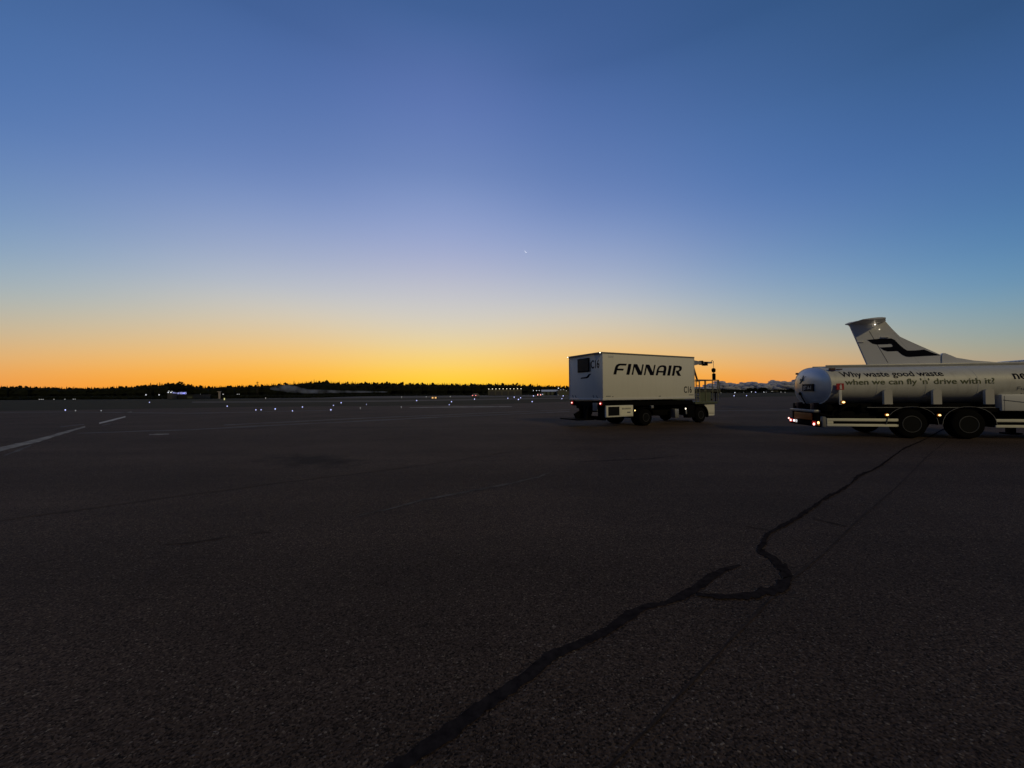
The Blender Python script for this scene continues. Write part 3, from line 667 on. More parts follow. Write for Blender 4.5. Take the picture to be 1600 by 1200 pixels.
# side guards with pale reflective rails
for x0, x1 in ((.24, 2.5), (5.38, 8.3)):
    t = MB(); t.box(x0, x1, .0, .04, .60, .70, .008); t.box(x0, x1, .0, .04, .41, .50, .008); sgd = t.build('side_guard', M['cream'], tank, 30)
    t = MB(); t.box(x0 + .2, x1, .05, .07, .505, .595); t.build('guard_infill', M['black'], sgd)
    if x0 < 1:
        t = MB(); t.box(x0, x0 + .2, -.004, .045, .505, .595, .004); t.build('end_plate', M['cream'], sgd)
# rear underrun: grey deck, orange board, lamp clusters, bracket
t = MB(); t.box(-.02, .20, .30, 2.0, .90, .99, .015); t.build('rear_deck', M['steel'], tank, 30)
for y0 in (CY - .60, CY + .45):
    t = MB(); t.box(.16, .34, y0, y0 + .26, .992, 1.25, .02); t.build('tank_bracket', M['rust'], tank, 30)
t = MB(); t.box(.02, .06, .55, 1.75, .60, .86, .006); t.build('warning_board', M['orange'], tank, 30)
t = MB(); t.box(.07, .18, .1, 2.2, .36, .60, .02); t.box(.07, .6, .3, .5, .55, .9, .02); t.box(.07, .6, 1.8, 2.0, .55, .9, .02); t.build('rear_bumper', M['black'], tank, 30)
t = MB(); t.box(.10, .23, .02, .16, .38, .76, .02); t.build('corner_post', M['edge'], tank, 30)
for y0 in (.05, 1.62):
    t = MB(); t.box(.03, .065, y0, y0 + .52, .42, .58, .01); tl = t.build('tail_lamp', M['dark'], tank, 30)
    lamps = ((.33, 'redhot', .045, .46), (.05, 'amber', .045, .53)) if y0 < 1 else ((.52, 'redhot', .032, .57), (.38, 'redhot', .042, .50), (.12, 'cool', .045, .50), (-.05, 'dimlamp', .06, .50))
    t = MB(); t.box(.018, .029, y0 + .22, y0 + .46, .43, .57, .004); t.build('lens', M['redglass'], tl)
    t = MB(); t.box(.018, .029, y0 + .01, y0 + .12, .43, .57, .004); t.build('lens', M['amberglass'], tl)
    for dy, mt, r, zz in lamps:
        t = MB(); t.lathe([(0, r), (-.02, r), (-.03, r * .5)], (.017, y0 + dy, zz), 'x', 14); t.build('bulb', M[mt], tl, 40)
for xx, zz, r in ((.72, 1.29, .052), (2.08, .84, .045), (3.66, .835, .045)):
    t = MB(); t.box(xx - .08, xx + .1, -.09, -.03, zz - .05, zz + .05, .02); ml = t.build('side_lamp', M['dark'], tank, 30)
    t = MB(); t.ball((xx, -.09, zz), r, 2, (1.5, .4, 1.2)); t.build('lens', M['amberglass'], ml, 180)
    t = MB(); t.ball((xx, -.115, zz), r * .75, 2, (1.2, .5, .8)); t.build('bulb', M['amber'], ml, 180)
t = MB(); t.tube([(.95, .0, 1.17), (.80, -.02, 1.10), (.66, -.02, .98), (.60, .02, .84), (.75, .05, .80)], .035, 8)
for k in range(3): t.lathe([(-.05, .16 - .02 * k), (.05, .16 - .02 * k)], (.62, .15 + .11 * k, .86), 'y', 16)
t.tube([(.0, .05, .88), (.25, .0, .80), (.5, .05, .78)], .03, 8)
t.build('hose_reel', M['black'], tank, 40)
# pumping cabinet further forward
t = MB(); t.box(5.55, 8.2, -.02, 2.5, .98, 1.55, .04); cbn = t.build('pump_cabinet', M['white2'], tank, 30)
t = MB(); t.box(5.62, 5.63, -.026, -.015, 1.0, 1.5); t.box(6.9, 6.91, -.026, -.015, 1.0, 1.5); t.tube([(5.6, -.03, 1.36), (6.4, -.03, 1.25), (6.9, -.03, 1.22)], .01, 6); t.build('panel_line', M['edge'], cbn)
# front legs / coupling out of frame
for y0 in (.3, 2.0):
    t = MB(); t.box(7.6, 7.8, y0, y0 + .2, .05, .9, .02); t.box(7.5, 7.9, y0 - .1, y0 + .3, 0, .06, .01); t.build('landing_leg', M['black'], tank, 30)

# ------------------------------------------------------------------ aircraft
YAW = R(-28); AX = Vector((cos(YAW), sin(YAW))); P0 = Vector((28.9, 33.2))
def fp(x, y):
    """where the sight line meets the upright plane of the fin -> (along axis, height)"""
    d_ = ray(x, y); nrm = Vector((-AX.y, AX.x)); k_ = P0.dot(nrm) / (d_.x * nrm.x + d_.y * nrm.y)
    return (Vector((d_.x * k_, d_.y * k_)) - P0).dot(AX) + 28.9, H + d_.z * k_
pln = thing('passenger_aircraft', 'white turboprop airliner whose tall tail fin with dark blue emblem rises above the tanker', 'aircraft', (P0.x, P0.y, 0), YAW)
def fin_fn(th):
    return lambda p_, q, d: (p_ - 28.9, d, q)
fz, fr = 2.45, 1.36
prof = [(0.0, 3.3, .10), (.8, 3.22, .28), (2.5, 3.05, .62), (5, 2.79, .96), (7.5, 2.58, 1.22), (9.5, 2.46, 1.345), (12, fz, fr), (16, fz, fr), (20, fz, fr), (23, fz, fr), (24.6, 2.62, 1.28), (26, 2.45, .98), (26.9, 2.3, .55), (27.3, 2.22, .1)]
b = MB(); b.loft([[Vector((x, rr * cos(2 * pi * k / 40), zc + rr * sin(2 * pi * k / 40))) for k in range(40)] for x, zc, rr in prof])
fus = b.build('fuselage', M['plane'], pln, 50)
w = MB()
for s_ in (-1, 1):
  for k in range(18):
    w = MB(); w.box(9.0 + k * .78, 9.25 + k * .78, s_ * 1.345 - .02, s_ * 1.345 + .02, 2.95, 3.3, .01)
    w.build('cabin_window', M['glass'], fus)
# fin built from the outline, aerofoil-thin at both edges
outl = [(1326.5, 508), (1356, 575), (1420, 580), (1500, 580), (1487, 562), (1466, 553.3), (1440, 542), (1422, 534), (1404.5, 527), (1396, 517), (1384, 503), (1379, 500)]
b = MB()
pts = [fp(*q) for q in outl]
fin_x = lambda p_, q, d: (p_ - 28.9, d, q)
b.prism(pts, fin_x, -.11, .11); bmesh.ops.bevel(b.bm, geom=[e_ for e_ in b.bm.edges], offset=.05, segments=2, affect='EDGES')
fin = b.build('tail_fin', M['plane'], pln, 30)
b = MB(); b.prism([fp(*q) for q in ((1469, 556), (1471, 551.6), (1478, 552.2), (1484, 556.5), (1492, 560), (1520, 563.5), (1545, 565.2), (1562, 566.6), (1562, 575), (1469, 575))], fin_x, -.16, .16)
bmesh.ops.bevel(b.bm, geom=[e_ for e_ in b.bm.edges], offset=.05, segments=2, affect='EDGES'); b.build('dorsal_fairing', M['plane'], pln, 30)
lg = [(372, 348), (560, 330), (690, 328), (735, 350), (800, 415), (860, 465), (900, 488), (1000, 486), (1120, 475), (1225, 515), (1335, 550), (1100, 562), (930, 572), (880, 568), (830, 545), (770, 495), (640, 500), (590, 485), (535, 448), (690, 440), (710, 430), (690, 402), (500, 410), (440, 398)]
lp = [fp(1310 + x / 8.42, 490 + y / 8.42) for x, y in lg]
for s_ in (-1, 1):
    b = MB(); b.prism(lp, fin_x, s_ * .111, s_ * .118); b.build('emblem', M['ink'], fin)
b = MB()
def hinge(pa, pb, w_):
    (x0, z0), (x1, z1) = fp(*pa), fp(*pb); b.prism([(x0, z0), (x0 + w_, z0), (x1 + w_, z1), (x1, z1)], fin_x, -.114, .114)
hinge((1357, 518), (1386, 567), .05); b.build('rudder_hinge', M['edge'], fin)
for pa, pb in (((1395, 520), (1441, 574)), ((1383, 508), (1352, 512)), ((1412, 531), (1470, 556))):
    b = MB(); (xa, za), (xb, zb) = fp(*pa), fp(*pb); b.prism([(xa, za), (xa + .012, za + .012), (xb + .012, zb + .012), (xb, zb)], fin_x, -.112, .112); b.build('panel_joint', M['trim'], fin)
for (x0, y0, x1) in ((1339, 535, 1349), (1375, 527.5, 1388)):
    (xa, za), (xb, zb) = fp(x0, y0), fp(x1, y0); b = MB(); b.box(xa - 28.9, xb - 28.9, -.17, .17, za - .05, za + .05, .03)
    b.build('actuator_fairing', M['trim'], fin, 30)
# tailplane on top of the fin with bullet fairing
def wing_half(mb, x_le, c0, c1, sweep, y0, y1, z0, z1, th0, th1):
    def sec(xl, c, y, z, th):
        f = [(0, 0), (.04, .35), (.15, .8), (.35, 1.0), (.6, .8), (.85, .35), (1, .04)]
        up = [(xl - u * c, y, z + v * th * .5) for u, v in f]; lo = [(xl - u * c, y, z - v * th * .5) for u, v in reversed(f[1:])]
        return [Vector(q) for q in up + lo]
    mb.loft([sec(x_le, c0, y0, z0, th0), sec(x_le - sweep, c1, y1, z1, th1)])
tz = fp(1350, 504)[1]
for s_ in (-1, 1):
    b = MB(); wing_half(b, 2.62, 2.4, 1.4, .5, s_ * .05, s_ * 1.9, tz - .02, tz + .02, .26, .15); b.build('tailplane', M['plane'], pln, 40)
b = MB(); b.loft([[Vector((x, rr * .8 * cos(2 * pi * k / 16), tz + dz + rr * sin(2 * pi * k / 16))) for k in range(16)] for x, dz, rr in ((.02, -.05, .03), (.3, -.03, .14), (1.2, 0, .24), (2.0, .03, .25), (2.45, .05, .18), (2.66, .05, .05))])
b.build('bullet_fairing', M['plane'], fin, 50)
b = MB(); b.ball((fp(1365, 508)[0] - 28.9, -.33, fp(1365, 508)[1]), .05, 2); b.build('tail_light', M['warm'], pln, 180)
b = MB(); b.ball((fp(1373, 515)[0] - 28.9, -.15, fp(1373, 515)[1]), .02, 2); b.build('tail_light', M['warm'], pln, 180)
# wings, nacelles and undercarriage (mostly hidden)
for s_ in (-1, 1):
    b = MB(); wing_half(b, 16.6, 2.6, 2.55, .05, s_ * .3, s_ * 4.6, 4.15, 4.2, .42, .4); wing_half(b, 16.55, 2.55, 1.5, .5, s_ * 4.6, s_ * 13.5, 4.2, 4.45, .4, .2); wg = b.build('wing', M['plane'], pln, 40)
    b = MB(); b.loft([[Vector((x, s_ * 4.05 + rr * .8 * cos(2 * pi * k / 20), 3.95 + dz + rr * sin(2 * pi * k / 20))) for k in range(20)] for x, dz, rr in ((13.2, 0, .1), (14.5, -.1, .5), (16.5, -.1, .62), (18.3, 0, .55), (18.9, 0, .3), (19.2, 0, .05))]); nc = b.build('nacelle', M['plane'], pln, 40)
    b = MB()
    for k in range(6):
        a = 2 * pi * k / 6 + .2
        b.tube([(18.9, s_ * 4.05 + .2 * cos(a), 3.95 + .2 * sin(a)), (18.92, s_ * 4.05 + 1.1 * cos(a), 3.95 + 1.1 * sin(a)), (18.9, s_ * 4.05 + 1.95 * cos(a), 3.95 + 1.95 * sin(a))], [.08, .15, .08], 6)
    b.build('propeller', M['black'], nc)
    b = MB(); b.loft([[Vector((x, s_ * 1.45 + rr * .5 * cos(2 * pi * k / 14), 1.55 + rr * .7 * sin(2 * pi * k / 14))) for k in range(14)] for x, rr in ((13, .05), (14, .6), (16.5, .7), (17.6, .05))]); b.build('gear_fairing', M['plane'], pln, 40)
    b = MB(); b.tube([(15.3, s_ * 1.7, 1.2), (15.3, s_ * 2.05, .45)], .1, 8); b.build('gear_leg', M['steel'], pln)
    wheel(pln, 15.3, s_ * 2.05, .45, .45, .3, s_); wheel(pln, 15.3, s_ * 1.75, .45, .45, .3, s_)
b = MB(); b.tube([(25.2, 0, 1.6), (25.2, 0, .3)], .08, 8); b.build('nose_leg', M['steel'], pln)
wheel(pln, 25.2, -.18, .28, .28, .18, -1); wheel(pln, 25.2, .18, .28, .28, .18, 1)

# ------------------------------------------------------------------ far forest and single trees
PROFILE = [(-700, 604), (-200, 604), (0, 604), (60, 604.5), (100, 606), (150, 606), (200, 604), (240, 601), (270, 599), (300, 602), (320, 605), (350, 603.5), (400, 602), (430, 600), (460, 599), (485, 596), (505, 595.5), (540, 598), (570, 598), (600, 598.5), (640, 599), (700, 599.5), (750, 600), (780, 599.7), (810, 600.5), (840, 602.5), (890, 603.8), (960, 604.5), (1080, 606.5), (1120, 607.5), (1160, 608), (1200, 607.6), (1250, 608), (1400, 606.5), (1700, 604), (2400, 600)]
DEPTH = [(-700, 200), (0, 262), (300, 285), (430, 320), (600, 390), (900, 440), (1080, 700), (1250, 900), (1700, 1000), (2400, 1000)]
BASE = [(-700, 160), (0, 166), (300, 171), (500, 180), (600, 300), (750, 290), (900, 380), (1080, 480), (1250, 560), (1700, 600), (2400, 700)]
def interp(tab, x):
    for (a, va_), (c, vc) in zip(tab, tab[1:]):
        if x <= c: return va_ + (vc - va_) * max(0, (x - a)) / (c - a)
    return tab[-1][1]
FOL = patchy('dark_foliage', (0.006, 0.0075, 0.004), (0.016, 0.018, 0.009), 0.6, 0.95)
def spruce(mb, x, y, h, w, n=6, tiers=5):
    a0 = random.random() * 6
    for t_ in range(tiers):
        z0 = h * (.04 + .86 * t_ / tiers) ; z1 = min(h, z0 + h * (1.0 / tiers) * 1.9 + .0)
        rr = w * (1 - t_ / (tiers + .3)) * random.uniform(.75, 1.15)
        top = mb.bm.verts.new((x + random.uniform(-.04, .04) * w, y, z1))
        vs_ = [mb.bm.verts.new((x + cos(a0 + 2 * pi * k / n) * rr * random.uniform(.6, 1.2), y + sin(a0 + 2 * pi * k / n) * rr * random.uniform(.6, 1.2), z0 - random.uniform(0, .08) * h)) for k in range(n)]
        for k in range(n): mb.bm.faces.new((vs_[k], vs_[(k + 1) % n], top))
def lump(mb, x, y, z, r, sz=1.0):
    n, m_ = 6, 4; rows = []
    for i in range(m_ + 1):
        ph = pi * i / m_
        rows.append([Vector((x + r * sin(ph) * cos(2 * pi * k / n + i) * random.uniform(.75, 1.25), y + r * sin(ph) * sin(2 * pi * k / n + i) * random.uniform(.75, 1.25), max(0, z - sz * r * cos(ph) * random.uniform(.85, 1.15)))) for k in range(n)])
    mb.loft(rows)
mb = MB()
x = -650.0
while x < 2300:
    Y0 = interp(DEPTH, x); step = 2.1 if x < 1000 else 1.7
    ytop = interp(PROFILE, x)
    for row in range(3):
        Y = Y0 + row * 9 + random.uniform(-4, 4)
        xx = x + random.uniform(-1.5, 1.5)
        full = H + (hor(xx) - ytop + (1.8 if x < 1050 else .3)) / 600 * Y
        k = 1 + random.gauss(0, .035)
        if row == 2 and random.random() < .06: k += random.uniform(.03, .08)
        hgt = max(2, full * k * (.80, .92, .985)[row])
        p = at(xx, hor(xx), Y)
        if random.random() < .78: spruce(mb, p.x, Y, hgt, hgt * random.uniform(.12, .2) + .3)
        else:
            hgt *= .96; r = hgt * random.uniform(.06, .10)
            for q in range(6): lump(mb, p.x + random.uniform(-r, r) * 1.4, Y, hgt - r * (1 + .7 * q), r * random.uniform(.8, 1.3))
    # dense undergrowth that closes the wood towards the field
    for q in range(2):
        Yb = interp(BASE, x) + random.uniform(0, 8) + q * 14; pb = at(x, hor(x), Yb)
        lump(mb, pb.x, Yb, .4, random.uniform(.6, 1.1) * (1.3 if x < 1000 else 1.6), .9)
    Ym = Y0 + random.uniform(-10, 10); pm = at(x, hor(x), Ym); rm = (H + (hor(x) - ytop) / 600 * Ym) * .52
    lump(mb, pm.x, Ym, rm * .7, rm * 1.0, 1.0)
    x += step
struct(mb.build('forest', FOL), 'stuff')
# undergrowth bank behind the grass and heath in front of the wood
LEAF = patchy('leaf_clumps', (0.007, 0.009, 0.004), (0.022, 0.026, 0.011), 1.5, 0.9)
def tree(px_, ytop, Y, wpx, label, kind='round'):
    p = at(px_, hor(px_), Y); h = H + (hor(px_) - ytop) / 600 * Y; rw = wpx / 600 * Y / 2
    t_ = thing('tree', label, 'tree', (p.x, Y, 0), 0, 'single trees along the far field')
    k = MB(); k.tube([(0, 0, 0), (.05, .05, h * .4), (-.05, 0, h * .8)], [h * .03, h * .022, h * .008], 7)
    for a in range(5):
        g = a * 1.3; k.tube([(0, 0, h * (.3 + .08 * a)), (cos(g) * rw * .6, sin(g) * rw * .6, h * (.45 + .08 * a))], [h * .012, h * .004], 5)
    k.build('trunk', M['bark'], t_)
    k = MB()
    if kind == 'round':
        for i in range(520):
            while True:
                v = Vector((random.uniform(-1, 1), random.uniform(-1, 1), random.uniform(-1, 1)))
                if .25 < v.length < 1: break
            q = Vector((v.x * rw, v.y * rw, h * .62 + v.z * h * .38)); s_ = rw * random.uniform(.10, .2)
            n1_ = Vector((random.gauss(0, 1), random.gauss(0, 1), random.gauss(0, 1))).normalized(); n2_ = n1_.orthogonal().normalized(); n3_ = n1_.cross(n2_)
            k.poly([q + n2_ * s_, q + n3_ * s_ * .7, q - n2_ * s_, q - n3_ * s_ * .7])
    else:
        for i in range(420):
            zz = random.uniform(.1, 1); rr = rw * (1.02 - zz) * random.uniform(.3, 1.1); a = random.uniform(0, 2 * pi)
            q = Vector((cos(a) * rr, sin(a) * rr, zz * h)); s_ = rw * random.uniform(.12, .26)
            o_ = Vector((cos(a), sin(a), -.45)); sd2 = Vector((-sin(a), cos(a), 0))
            k.poly([q - o_ * s_, q + sd2 * s_ * .5, q + o_ * s_, q - sd2 * s_ * .5])
    k.build('crown', LEAF, t_)
tree(282, 595.5, 268, 12, 'tall round-topped dark tree standing highest above the wood behind the blue lit sign')
tree(270, 598.5, 266, 12, 'broad dark tree left of the tallest round-topped one behind the sign')
tree(235, 598, 262, 6, 'slim pointed spruce above the wood left of the lit sign, the one further left', 'spruce')
tree(249, 597.5, 262, 6, 'slim pointed spruce above the wood left of the lit sign, nearer to the sign', 'spruce')
tree(297, 600, 268, 10, 'dark bushy tree just right of the tallest round-topped tree')
tree(1172, 605.8, 640, 9, 'small round dark tree against the pale clouds, nearest to the catering truck')
tree(1180, 605.6, 640, 7, 'small round dark tree against the clouds, middle of a clump of three')
tree(1192, 605.6, 640, 13, 'broad low dark tree against the clouds nearest to the tanker')
tree(1236, 607, 640, 6, 'low round dark tree just left of the tanker end')

# ------------------------------------------------------------------ mist lying over the field
def mist():
    Y = 240
    line = [(424, 607, 2.2, 2), (440, 606.5, 5.0, 4), (453, 607.5, 6.5, 5), (466, 609.5, 5.2, 4), (480, 611.5, 3.4, 4), (500, 611.8, 3.0, 4), (520, 612, 2.4, 3.5), (550, 612.2, 1.8, 3), (580, 612.3, 1.5, 3), (605, 612.3, .8, 2)]
    rings = []
    for x_, y_, rp, dp in line:
        c_ = at(x_, y_, Y); r = rp / 600 * Y
        rings.append([Vector((c_.x, c_.y + cos(2 * pi * k / 12) * dp, c_.z + sin(2 * pi * k / 12) * r)) for k in range(12)])
    mb = MB(); mb.loft(rings)
    m = bpy.data.materials.new('mist'); m.use_nodes = True; n = m.node_tree.nodes; l = m.node_tree.links; n.clear()
    out = n.new('ShaderNodeOutputMaterial'); pv = n.new('ShaderNodeVolumePrincipled'); l.new(pv.outputs[0], out.inputs['Volume'])
    t_ = n.new('ShaderNodeTexCoord'); ns = n.new('ShaderNodeTexNoise'); ns.inputs['Scale'].default_value = .2; ns.inputs['Detail'].default_value = 7; ns.inputs['Roughness'].default_value = .62
    l.new(t_.outputs['Object'], ns.inputs['Vector'])
    mr = n.new('ShaderNodeMapRange'); mr.inputs['From Min'].default_value = .40; mr.inputs['From Max'].default_value = .72; mr.inputs['To Min'].default_value = 0.0; mr.inputs['To Max'].default_value = .15
    l.new(ns.outputs[0], mr.inputs['Value']); l.new(mr.outputs[0], pv.inputs['Density'])
    pv.inputs['Color'].default_value = (.85, .87, .9, 1)
    struct(mb.build('mist', m), 'stuff')
mist()

# ------------------------------------------------------------------ far buildings
def gp(x, Y): p = at(x, hor(x), Y); return Vector((p.x, Y, 0))
def zat(x, y, Y): return H + (hor(x) - y) / 600 * Y
# long low hall with a row of floodlights
Y = 262; a, c_ = gp(762.5, Y), gp(815, Y)
hall = thing('hall', 'long low grey hall far across the airfield with ten floodlights along its roof edge', 'building', (a.x, Y, 0), 0)
Lh = c_.x - a.x; hh = zat(790, 608.6, Y)
b = MB(); b.box(0, Lh, 0, 14, 0, hh, .05); bd = b.build('wall', M['wall'], hall, 30)
b = MB(); b.box(-.3, Lh + .3, -.3, 14.3, hh + .003, hh + .25, .03); b.build('roof', M['darkwall'], hall, 30)
for k in range(5):
    b = MB(); b.box(1.2 + k * 4.4, 4.6 + k * 4.4, -.05, -.005, .1, 2.9, .01); b.build('door', M['kiosk'], hall)
for k in range(10):
    xx = .6 + k * (Lh - 1.0) / 9
    b = MB(); b.tube([(xx, -.1, hh), (xx, -.5, hh + .5)], .05, 6); fl = b.build('floodlight', M['black'], hall)
    b = MB(); b.ball((xx, -.6, hh + .45), .26, 2, (1, .6, .8)); b.build('lens', lamp('flood_lens', (1, .85, .6), 2.2) if k == 0 else bpy.data.materials['flood_lens'], fl, 180)
# pale-roofed shed and gabled shed by the truck
Y = 258; a, c_ = gp(847, Y), gp(874, Y)
sh = thing('shed', 'low shed with a long pale blue-grey roof left of the catering truck', 'building', (a.x, Y, 0), 0)
z0, z1 = zat(860, 611.8, Y), zat(860, 609.2, Y); Ls = c_.x - a.x
b = MB(); b.box(0, Ls, 0, 8, 0, z0, .04); b.build('wall', M['darkwall'], sh, 30)
b = MB(); b.prism([(-.3, z0 + .02), (4, z1 + .1), (8.3, z0 + .02), (4, z1 - .1)], lambda p_, q, d: (d, p_, q), -.3, Ls + .3); b.build('roof', M['roof'], sh)
for k in range(4):
    b = MB(); b.box(.8 + k * 2.7, 2.2 + k * 2.7, -.04, -.004, .1, z0 - .3, .01); b.build('door', M['mesh'], sh)
Y = 250; a, c_ = gp(871, Y), gp(889, Y)
gs = thing('shed', 'gabled grey-green shed with lamps on its roof, half hidden by the catering truck', 'building', (a.x, Y, 0), 0)
Lg = c_.x - a.x; ze, zr = zat(880, 611, Y), zat(880, 607.5, Y)
b = MB(); b.prism([(0, 0), (Lg, 0), (Lg, ze), (Lg * .5, zr), (0, ze)], lambda p_, q, d: (p_, d, q), 0, 12); b.build('wall', M['wall'], gs)
b = MB(); b.box(Lg * .3, Lg * .7, -.06, -.005, 0, 2.0, .01); b.build('door', M['mesh'], gs)
for xx, zz in ((2.1, zr - .7), (4.0, zr - .6), (5.8, ze + .2)):
    b = MB(); b.ball((xx, -.3, zz), .2, 2); b.build('wall_lamp', M['dimlamp'], gs, 180)
# hangar with lit sign and kiosk on the left
Y = 158; a, c_ = gp(268.5, Y), gp(302, Y)
hg = thing('hangar', 'dark hangar under the trees carrying a glowing blue FinnHEMS roof sign', 'building', (a.x, Y, 0), 0)
Lg = c_.x - a.x; zt = zat(280, 616.8, Y)
b = MB(); b.box(0, Lg, 0, 9, 0, zt, .04); b.build('wall', M['darkwall'], hg, 30)
b = MB(); b.box(-.15, Lg + .15, -.15, 9.15, zt + .003, zt + .15, .02); b.build('roof', M['darkwall'], hg, 30)
b = MB()
for xx in (.6, 2.6, 4.6): b.tube([(xx, .1, zt + .15), (xx, .1, zt + 1.1)], .04, 6)
b.box(.2, 6.1, .08, .14, zt + .2, zt + 1.15); fm = b.build('sign_board', M['darkwall'], hg)
text_on('FinnHEMS', 1.15, lambda x_, y_: (.35 + x_, .07, zt + .27 + y_), 'sign_lettering', M['signblue'], fm, width=5.6, bold=.02)
b = MB(); b.box(6.4, 8.4, -.04, -.005, .3, 1.1, .01); b.build('door', M['mesh'], hg)
Y = 154; a, c_ = gp(261.5, Y), gp(268.6, Y)
ks = thing('kiosk', 'small grey service kiosk with four lamps on top beside the glowing sign', 'building', (a.x, Y, 0), 0)
zt = zat(264, 615, Y); Lk_ = c_.x - a.x
b = MB(); b.box(0, Lk_, 0, 2.4, 0, zt, .03); b.build('wall', M['kiosk'], ks, 30)
b = MB(); b.box(-.08, Lk_ + .08, -.08, 2.48, zt + .003, zt + .12, .02); b.build('roof', M['edge'], ks, 30)
for xx, zz, mt in ((.2, zt + .5, 'cool'), (1.3, zt + .45, 'cool'), (.5, zt + 1.0, 'dimlamp'), (1.75, zt + .85, 'dimlamp')):
    b = MB(); b.tube([(xx, .2, zt), (xx, .2, zz)], .03, 6); lm = b.build('roof_lamp', M['steel'], ks)
    b = MB(); b.ball((xx, .12, zz), .17, 2); b.build('lens', M[mt], lm, 180)
# pale pylon with cap
Y = 160; a = gp(343, Y)
pn = thing('pylon', 'pale upright concrete pylon with a flat cap in front of the left wood', 'pylon', (a.x, Y, 0), 0)
zt = zat(343, 611.5, Y)
b = MB(); b.loft([[Vector((s1 * w_, s2 * w_, z_)) for s1, s2 in ((-1, -1), (1, -1), (1, 1), (-1, 1))] for z_, w_ in ((0, .22), (zt - .25, .30))]); b.build('shaft', M['concrete'], pn)
b = MB(); b.box(-.75, .42, -.4, .4, zt - .248, zt, .03); b.build('cap', M['concrete'], pn, 30)
# thin lattice mast in front of the wood
Y = 230; a = gp(402, Y)
ms_ = thing('mast', 'thin dark lattice mast rising above the trees left of the mist', 'mast', (a.x, Y, 0), 0)
zt = zat(402, 596.5, Y); b = MB()
for s1, s2 in ((-1, -1), (1, -1), (1, 1), (-1, 1)): b.tube([(s1 * .45, s2 * .45, 0), (s1 * .22, s2 * .22, zt)], .05, 5)
for k in range(8):
    za, zb = zt * k / 8, zt * (k + 1) / 8; wa, wb = .45 - .23 * k / 8, .45 - .23 * (k + 1) / 8
    b.tube([(-wa, -wa, za), (wb, -wb, zb)], .03, 4); b.tube([(wa, wa, za), (-wb, wb, zb)], .03, 4)
b.build('lattice', M['bark'], ms_)
b = MB(); b.box(-.7, .7, -.25, .25, zt - .5, zt - .35, .02); b.tube([(0, 0, zt - .4), (0, 0, zt + .7)], .04, 5); b.build('antenna', M['bark'], ms_)
# pale terminal block far right
Y = 560; a, c_ = gp(1203, Y), gp(1216, Y)
tb = thing('far_building', 'tiny far building with lit windows on the horizon left of the tanker', 'building', (a.x, Y, 0), 0)
b = MB(); b.box(0, c_.x - a.x, 0, 10, 0, 2.6, .05); b.build('wall', M['wall'], tb, 30)
b = MB(); b.box(-.3, c_.x - a.x + .3, -.3, 10.3, 2.603, 2.9, .03); b.build('roof', M['darkwall'], tb, 30)
b = MB(); b.box(2.5, 6.5, -.06, -.005, .9, 1.8); b.build('window', M['dimlamp'], tb)

# ------------------------------------------------------------------ small cars with lamps
def car(x, Y, rz, label, paintm, back=None, front=None):
    p = gp(x, Y); t_ = thing('car', label, 'car', (p.x, Y, 0), rz, 'vehicles on the far airfield')
    prof_ = [(-2.15, .35), (-2.2, .75), (-2.05, .98), (-1.5, 1.05), (-1.0, 1.48), (.5, 1.50), (1.15, 1.02), (2.0, .88), (2.2, .6), (2.18, .32)]
    k = MB(); k.prism(prof_, lambda p_, q, d: (p_, d, q), -.86, .86); bmesh.ops.bevel(k.bm, geom=k.bm.edges[:], offset=.06, segments=2, affect='EDGES'); k.build('body', paintm, t_, 30)
    for s_ in (-1, 1): k = MB(); k.prism([(-1.25, 1.07), (-.9, 1.40), (.42, 1.42), (.9, 1.07)], lambda p_, q, d: (p_, d, q), s_ * .865, s_ * .872); k.build('side_window', M['glass'], t_)
    for xx in (-1.35, 1.35):
        for s_ in (-1, 1): wheel(t_, xx, s_ * .76, .32, .32, .2, s_, 16, 5)
    for s_ in (-1, 1):
        if back: k = MB(); k.ball((-2.2, s_ * .62, .82), .16, 2, (.5, 1.1, .9)); k.build('tail_lamp', M[back], t_, 180)
        if front: k = MB(); k.ball((2.2, s_ * .62, .70), .17, 2, (.5, 1.1, .9)); k.build('headlight', M[front], t_, 180)
car(743.5, 150, R(78), 'dark car with red tail lamps driving away before the long floodlit hall', M['carpaint'], back='redlamp')
car(842.5, 165, R(85), 'dark car with red tail lamps in front of the pale-roofed shed', M['carpaint'], back='redhot')
car(316.5, 180, R(-95), 'dark car with white headlights right of the hangar with the blue sign', M['carpaint'], front='dimlamp')
car(490, 205, R(8), 'pale car parked side-on beneath the mist', M['carpale'])
car(846, 240, R(-90), 'dark vehicle with paired white headlights beside the pale-roofed shed', M['carpaint'], front='cool')

# ------------------------------------------------------------------ airfield lamps
def edge_light_proto(mt, name, label, group, r):
    t_ = thing(name, label, 'light', (0, 0, 0), 0, group)
    k = MB(); k.lathe([(0, .09), (.03, .09), (.04, .04), (.26, .035), (.28, .06), (.30, .06)], (0, 0, 0), 'z', 10); k.build('base', M['steel'], t_, 30)
    k = MB(); k.lathe([(.30, r * .8), (.30 + r * .6, r), (.30 + r * 1.4, r * .8), (.30 + r * 1.8, r * .3)], (0, 0, 0), 'z', 10); k.build('lens', M[mt], t_, 60)
    return t_
LBL = 'small blue-white taxiway edge light glowing on the dark airfield'
BL_ = [(102, 638.5), (233.5, 628), (355, 633), (399.8, 637.8), (408, 637.6), (430, 636.8), (457, 639), (472.5, 634), (517, 638), (521, 631.6), (533, 628.5), (572.5, 630), (651, 625.5),
       (705.5, 627), (702, 630.5), (741.5, 623.5), (793.5, 622), (803.5, 620.8), (813.5, 621.5), (810, 624), (831.5, 626.7), (833.5, 619.2), (880, 619), (878, 622.5), (1147, 618.5), (1166.5, 618.3)]
proto = None
